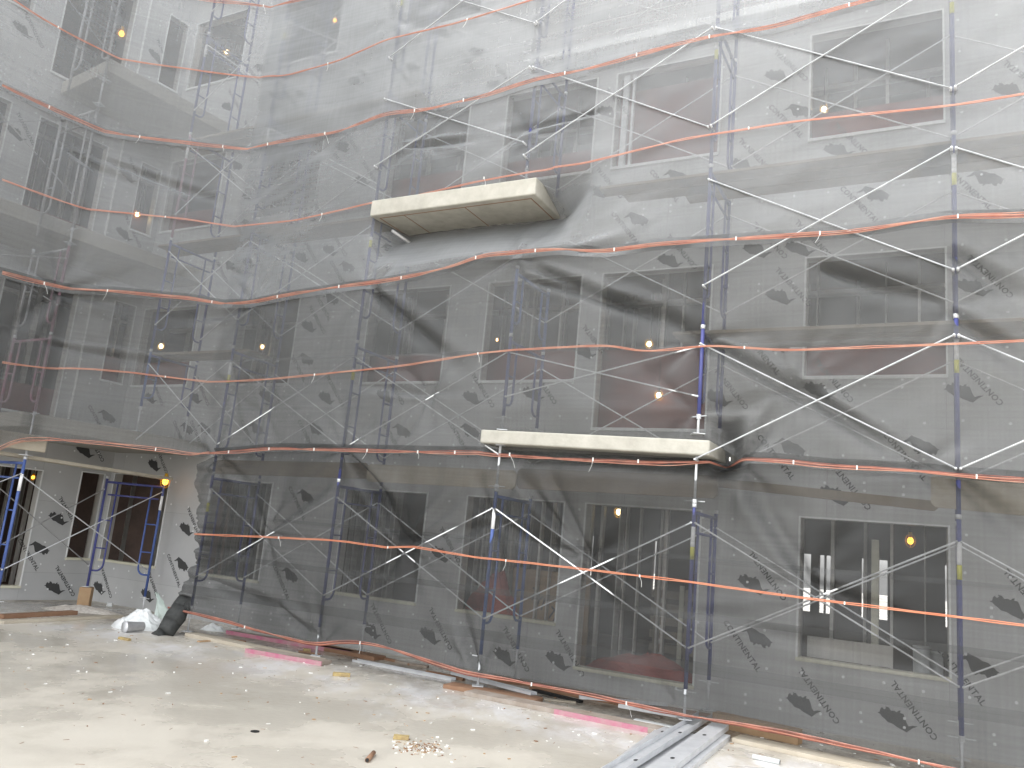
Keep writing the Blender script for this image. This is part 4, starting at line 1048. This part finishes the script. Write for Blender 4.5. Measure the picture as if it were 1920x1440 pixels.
# light gauge steel pieces
def channel(x0, y0, x1, y1, w, h, label, z=0.0, th=0.004, holes=(), open_up=True, m=M_zinc, pts=None):
    P, Q = (pxz(x0, y0), pxz(x1, y1)); P.z = Q.z = z
    d = (Q - P).normalized(); sd = Vector((-d.y, d.x, 0)); u = Vector((0, 0, 1)); Ln = (Q - P).length; c = (P + Q) / 2
    t = thing('steel_stud', c, label, 'steel stud', 'light steel studs lying on the ground')
    mb = MB(); zb = th / 2 if open_up else h - th / 2
    mb.box(c + u * zb, d * Ln / 2, sd * w / 2, u * th / 2); web = child('web', mb, m, t)
    for s_ in (-1, 1):
        mb = MB(); mb.box(c + sd * s_ * (w / 2 + th / 2) + u * h / 2, d * Ln / 2, sd * th / 2, u * h / 2); child('flange', mb, m, t)
    for k in holes:
        mb = MB(); q = c + d * (k - .5) * Ln; zz = zb + th / 2 + 0.001
        n_ = 12; b0 = len(mb.v)
        for a in range(n_):
            an = 2 * math.pi * a / n_; mb.v.append(tuple(q + u * zz + d * 0.035 * math.cos(an) + sd * 0.018 * math.sin(an)))
        mb.f.append(tuple(range(n_))); child('punched_hole', mb, M_black, t)
    return t
channel(665, 1240, 850, 1276, 0.10, 0.03, 'white steel track lying left of the middle jack', z=0.0)
channel(850, 1272, 1000, 1312, 0.10, 0.03, 'second white steel track continuing towards the pink-edged board', z=0.05, m=M_zinc)
channel(1085, 1322, 1250, 1336, 0.05, 0.03, 'thin white steel strip right of the middle, upper one', z=0.07)
channel(1160, 1335, 1290, 1358, 0.06, 0.04, 'thin white steel strip right of the middle, lower one', z=0.05)
channel(1120, 1480, 1252, 1373, 0.16, 0.045, 'bottom steel stud of the bright pile, farthest left, with punched holes', z=0.0, open_up=False, holes=(.25, .55, .9))
channel(1105, 1500, 1322, 1358, 0.14, 0.05, 'open steel stud lying on top of the bright pile', z=0.07, open_up=True, holes=(.3, .7))
channel(1190, 1500, 1350, 1376, 0.16, 0.05, 'steel stud at the right of the bright pile with square holes, upper', z=0.05, open_up=False, holes=(.35, .75))
channel(1195, 1510, 1352, 1384, 0.17, 0.045, 'steel stud at the right of the bright pile, underneath', z=0.0, open_up=False)
channel(1150, 1500, 1300, 1385, 0.16, 0.045, 'steel stud in the middle of the pile, underneath the others', z=0.0, open_up=False)
rnd = random.Random(5); strips = ['pale', 'splintered', 'dusty', 'narrow', 'cracked', 'stained', 'bleached', 'muddy', 'chalky', 'short', 'crooked', 'thin']
for k, (x, y, dx, dy, m_) in enumerate([(700, 1232, 70, 16, M_woodr), (742, 1243, 60, 10, M_dusty), (800, 1262, 70, 14, M_woodr), (930, 1284, 70, 8, M_dusty), (1000, 1296, 90, 22, M_black), (1020, 1312, 60, 6, M_toe), (1140, 1318, 80, 20, M_woodr),
        (1180, 1328, 60, 20, M_dusty), (560, 1222, 40, 6, M_woodr), (400, 1198, 60, 8, M_woodr), (372, 1204, 50, -4, M_woodp), (1190, 1350, 80, 16, M_sheet)]):
    gboard(x, y, x + dx, y + dy, rnd.uniform(.03, .08), rnd.uniform(.012, .035), m_, f'{strips[k]} lath lying in the litter at the foot of the net, number {k+1} from the left' if False else f'{strips[k]} {["strip", "lath", "batten"][k % 3]} in the litter along the net foot', group='laths in the litter', name='timber_lath')
# white square pipe, cartridge, washer disc
def gpipe(x0, y0, x1, y1, r_, m, label, name, cat, z=0.0, dark_end=True):
    P, Q = pxz(x0, y0), pxz(x1, y1); P.z = Q.z = r_ + z
    t = thing(name, (P + Q) / 2 - Vector((0, 0, r_)), label, cat)
    mb = MB(); mb.tube([P, Q], r_, 14); child('tube', mb, m, t, True)
    if dark_end:
        d = (Q - P).normalized()
        for e, sg in ((P, -1), (Q, 1)):
            mb = MB(); mb.tube([e + d * sg * 0.0005, e + d * sg * 0.0015], r_ * 0.8, 14); child('open_end', mb, M_black, t)
    return t
gpipe(1411, 1423, 1462, 1434, 0.022, M_sheet, 'short white plastic pipe offcut at the lower right', 'pipe_offcut', 'pipe')
gpipe(688, 1430, 700, 1416, 0.018, M_woodr, 'rust brown cartridge lying at the bottom edge, left of the middle', 'spent_cartridge', 'cartridge')
c = pxz(478, 1372); mb = MB(); mb.tube([c + Vector((0, 0, .0005)), c + Vector((0, 0, .006))], 0.036, 18); mb.tube([c + Vector((0, 0, .006)), c + Vector((0, 0, .009))], 0.012, 10)
lone('rubber_disc', mb, M_black, 'small black disc with a hole lying on the bare slab at the lower left', 'disc')
# paint can / roll and sheets at the left
P = pxz(232, 1186); Q = P + Vector((0.16, 0.22, 0)); P.z = Q.z = 0.075
t = thing('wire_roll', (P + Q) / 2 - Vector((0, 0, .075)), 'overturned grey bucket beside the white plastic film', 'bucket')
mb = MB(); mb.tube([P, Q], 0.075, 18, False, r2=0.06); child('shell', mb, M_galv, t, True)
mb = MB(); mb.tube([P + (Q - P) * .04, P + (Q - P) * .06], 0.07, 18); child('inside', mb, M_black, t)
mb = MB(); mb.tube([P - (Q - P) * .02, P + (Q - P) * .03], 0.079, 18); child('rim', mb, M_zinc, t, True)
t.name = 'bucket'
p = pxz(262, 1178); heap('plastic_film', p.x, p.y, 0.40, 0.26, 0.26, M_sheet, 'crumpled white plastic film by the overturned bucket', 'plastic film', 2.0)
p = pxz(400, 1182); heap('plastic_film', p.x, p.y, 0.20, 0.10, 0.10, M_sheet, 'small white plastic scrap behind the net hem at the left', 'plastic film', 6.0)
p = pxz(150, 1146); heap('rubble_heap', p.x, p.y, 0.7, 0.22, 0.09, mat('rubble', (0.42, 0.38, 0.34), 0.9, var=(0.6, 0.57, 0.52), vscale=20), 'low heap of pale rubble at the foot of the bare wall', 'rubble', 8.0)
# standing wisp of film
def drape(pts, label, m, name, cat, folds=5, th=0.03, seed=1, base=None):
    """a hanging / standing crumpled cloth given by left and right edge polylines (world)"""
    L_, R_ = pts; mb = MB(); nu, nv = 26, 24
    for i in range(nu + 1):
        k = i / nu
        for j in range(nv + 1):
            v = j / nv
            def at(pl):
                x = v * (len(pl) - 1); a = int(min(x, len(pl) - 2)); return pl[a].lerp(pl[a + 1], x - a)
            p = at(L_).lerp(at(R_), k)
            dn = th * math.sin(k * math.pi * folds + 2 * noise.noise(Vector((k * 3, v * 2, seed)))) + th * 0.8 * noise.noise(Vector((k * 6, v * 6, seed + 5)))
            mb.v.append(tuple(p + Vector((n1[0], n1[1], 0)) * dn))
    for i in range(nu):
        for j in range(nv):
            a = i * (nv + 1) + j; mb.f.append((a, a + nv + 1, a + nv + 2, a + 1))
    o = lone(name, mb, m, label, cat, smooth=True)
    md = o.modifiers.new('sol', 'SOLIDIFY'); md.thickness = 0.004; return o
def pn1(x, y, n): s_, z_ = px1(x, y, n); return W1(s_, n, z_)
drape(([pn1(291, 1110, 9.25), pn1(292, 1140, 9.2), pn1(285, 1178, 9.1)], [pn1(296, 1113, 9.25), pn1(312, 1140, 9.2), pn1(330, 1172, 9.1)]), 'wisp of pale green plastic film standing against the net edge', M_film, 'plastic_film', 'plastic film', 3, 0.03, 3)
# bundled tail of the net on the ground
mb = MB(); pts = [pn1(350, 1122, 8.66), pn1(338, 1142, 8.55), pn1(322, 1168, 8.42), pn1(308, 1188, 8.3), pn1(288, 1192, 8.28)]
mb = MB(); rs = [0.10, 0.13, 0.14, 0.12, 0.06]
for k in range(len(pts) - 1):
    mb.tube([pts[k], pts[k].lerp(pts[k + 1], .5), pts[k + 1]], rs[k], 10, True, r2=rs[k + 1])
for i_, q in enumerate(mb.v):
    v_ = Vector(q); mb.v[i_] = tuple(v_ + Vector((noise.noise(v_ * 9), noise.noise(v_ * 9 + Vector((5, 0, 0))), noise.noise(v_ * 9 + Vector((0, 7, 0))))) * 0.03)
lone('net_bundle', mb, M_bundle, 'twisted black tail of the net lying on the ground at its left end', 'netting', smooth=True)
mb = MB(); c0 = pxz(345, 1190); mb.tube([c0, Vector((c0.x, c0.y, 0)) + Vector((0.02, 0, 0.28))], 0.016, 8); mb.box(c0 + Vector((0, 0, .004)), (.06, 0, 0), (0, .06, 0), (0, 0, .004))

# scattered scraps
sc = MB(); rnd = random.Random(11)
def shard(mb, c, l, w, h, an):
    dx = Vector((math.cos(an), math.sin(an), 0)); dy = Vector((-dx.y, dx.x, 0)); mb.box(Vector(c) + Vector((0, 0, h / 2 + .0005)), dx * l / 2, dy * w / 2, (0, 0, h / 2))
chips = [MB(), MB(), MB()]
for k in range(330):
    x = rnd.uniform(-40, 1920); base_y = np.interp(x, [0, 330, 600, 900, 1280, 1800], [1180, 1195, 1250, 1290, 1360, 1450]); y = base_y + abs(rnd.gauss(0, 75)) - 12
    if y > 1500: continue
    p = pxz(x, y); l = rnd.choice((.008, .012, .02, .03)) * rnd.uniform(.6, 1.6)
    shard(chips[rnd.choice((0, 0, 1, 2))], p, l, l * rnd.uniform(.3, .9), rnd.uniform(.002, .008), rnd.uniform(0, 3.1))
for k in range(150):
    p = pxz(rnd.gauss(790, 26), rnd.gauss(1402, 7)); l = rnd.uniform(.008, .03); shard(chips[rnd.choice((1, 2, 0))], p, l, l * .4, .006, rnd.uniform(0, 3.1))
for k in range(70):
    p = pxz(rnd.uniform(0, 1500), rnd.uniform(1230, 1440)); l = rnd.uniform(.02, .06); shard(chips[2], p, l, .003, .002, rnd.uniform(0, 3.1))
for mb, m, lab in ((chips[0], M_white, 'white chips and crumbs scattered over the slab'), (chips[1], M_woodp, 'tan wood splinters scattered over the slab'), (chips[2], M_woodr, 'dark brown splinters and leaf bits scattered over the slab')):
    o = lone('debris_scraps', mb, m, lab, 'debris', base=(0, 5, 0)); o['kind'] = 'stuff'
DBG = 'wood offcuts lying on the slab'
def offcut(x, y, l, w, h, an, m, label):
    p = pxz(x, y); mb = MB(); shard(mb, p, l, w, h, an); bevel(lone('wood_offcut', mb, m, label, 'offcut', DBG), 0.004)
offcut(233, 1200, 0.20, 0.05, 0.03, -0.5, M_yl, 'yellow offcut in front of the overturned bucket')
offcut(640, 1268, 0.20, 0.06, 0.04, 0.1, M_yl, 'yellowish offcut left of the white steel track')
offcut(752, 1386, 0.13, 0.07, 0.03, 0.05, M_yl, 'tan block beside the patch of wood chips')
offcut(575, 1222, 0.10, 0.06, 0.04, 0.3, M_yl, 'small yellow block beside the jack foot left of the middle')
offcut(205, 1137, 0.09, 0.07, 0.06, 0.3, M_sheet, 'small white block next to the wooden block')
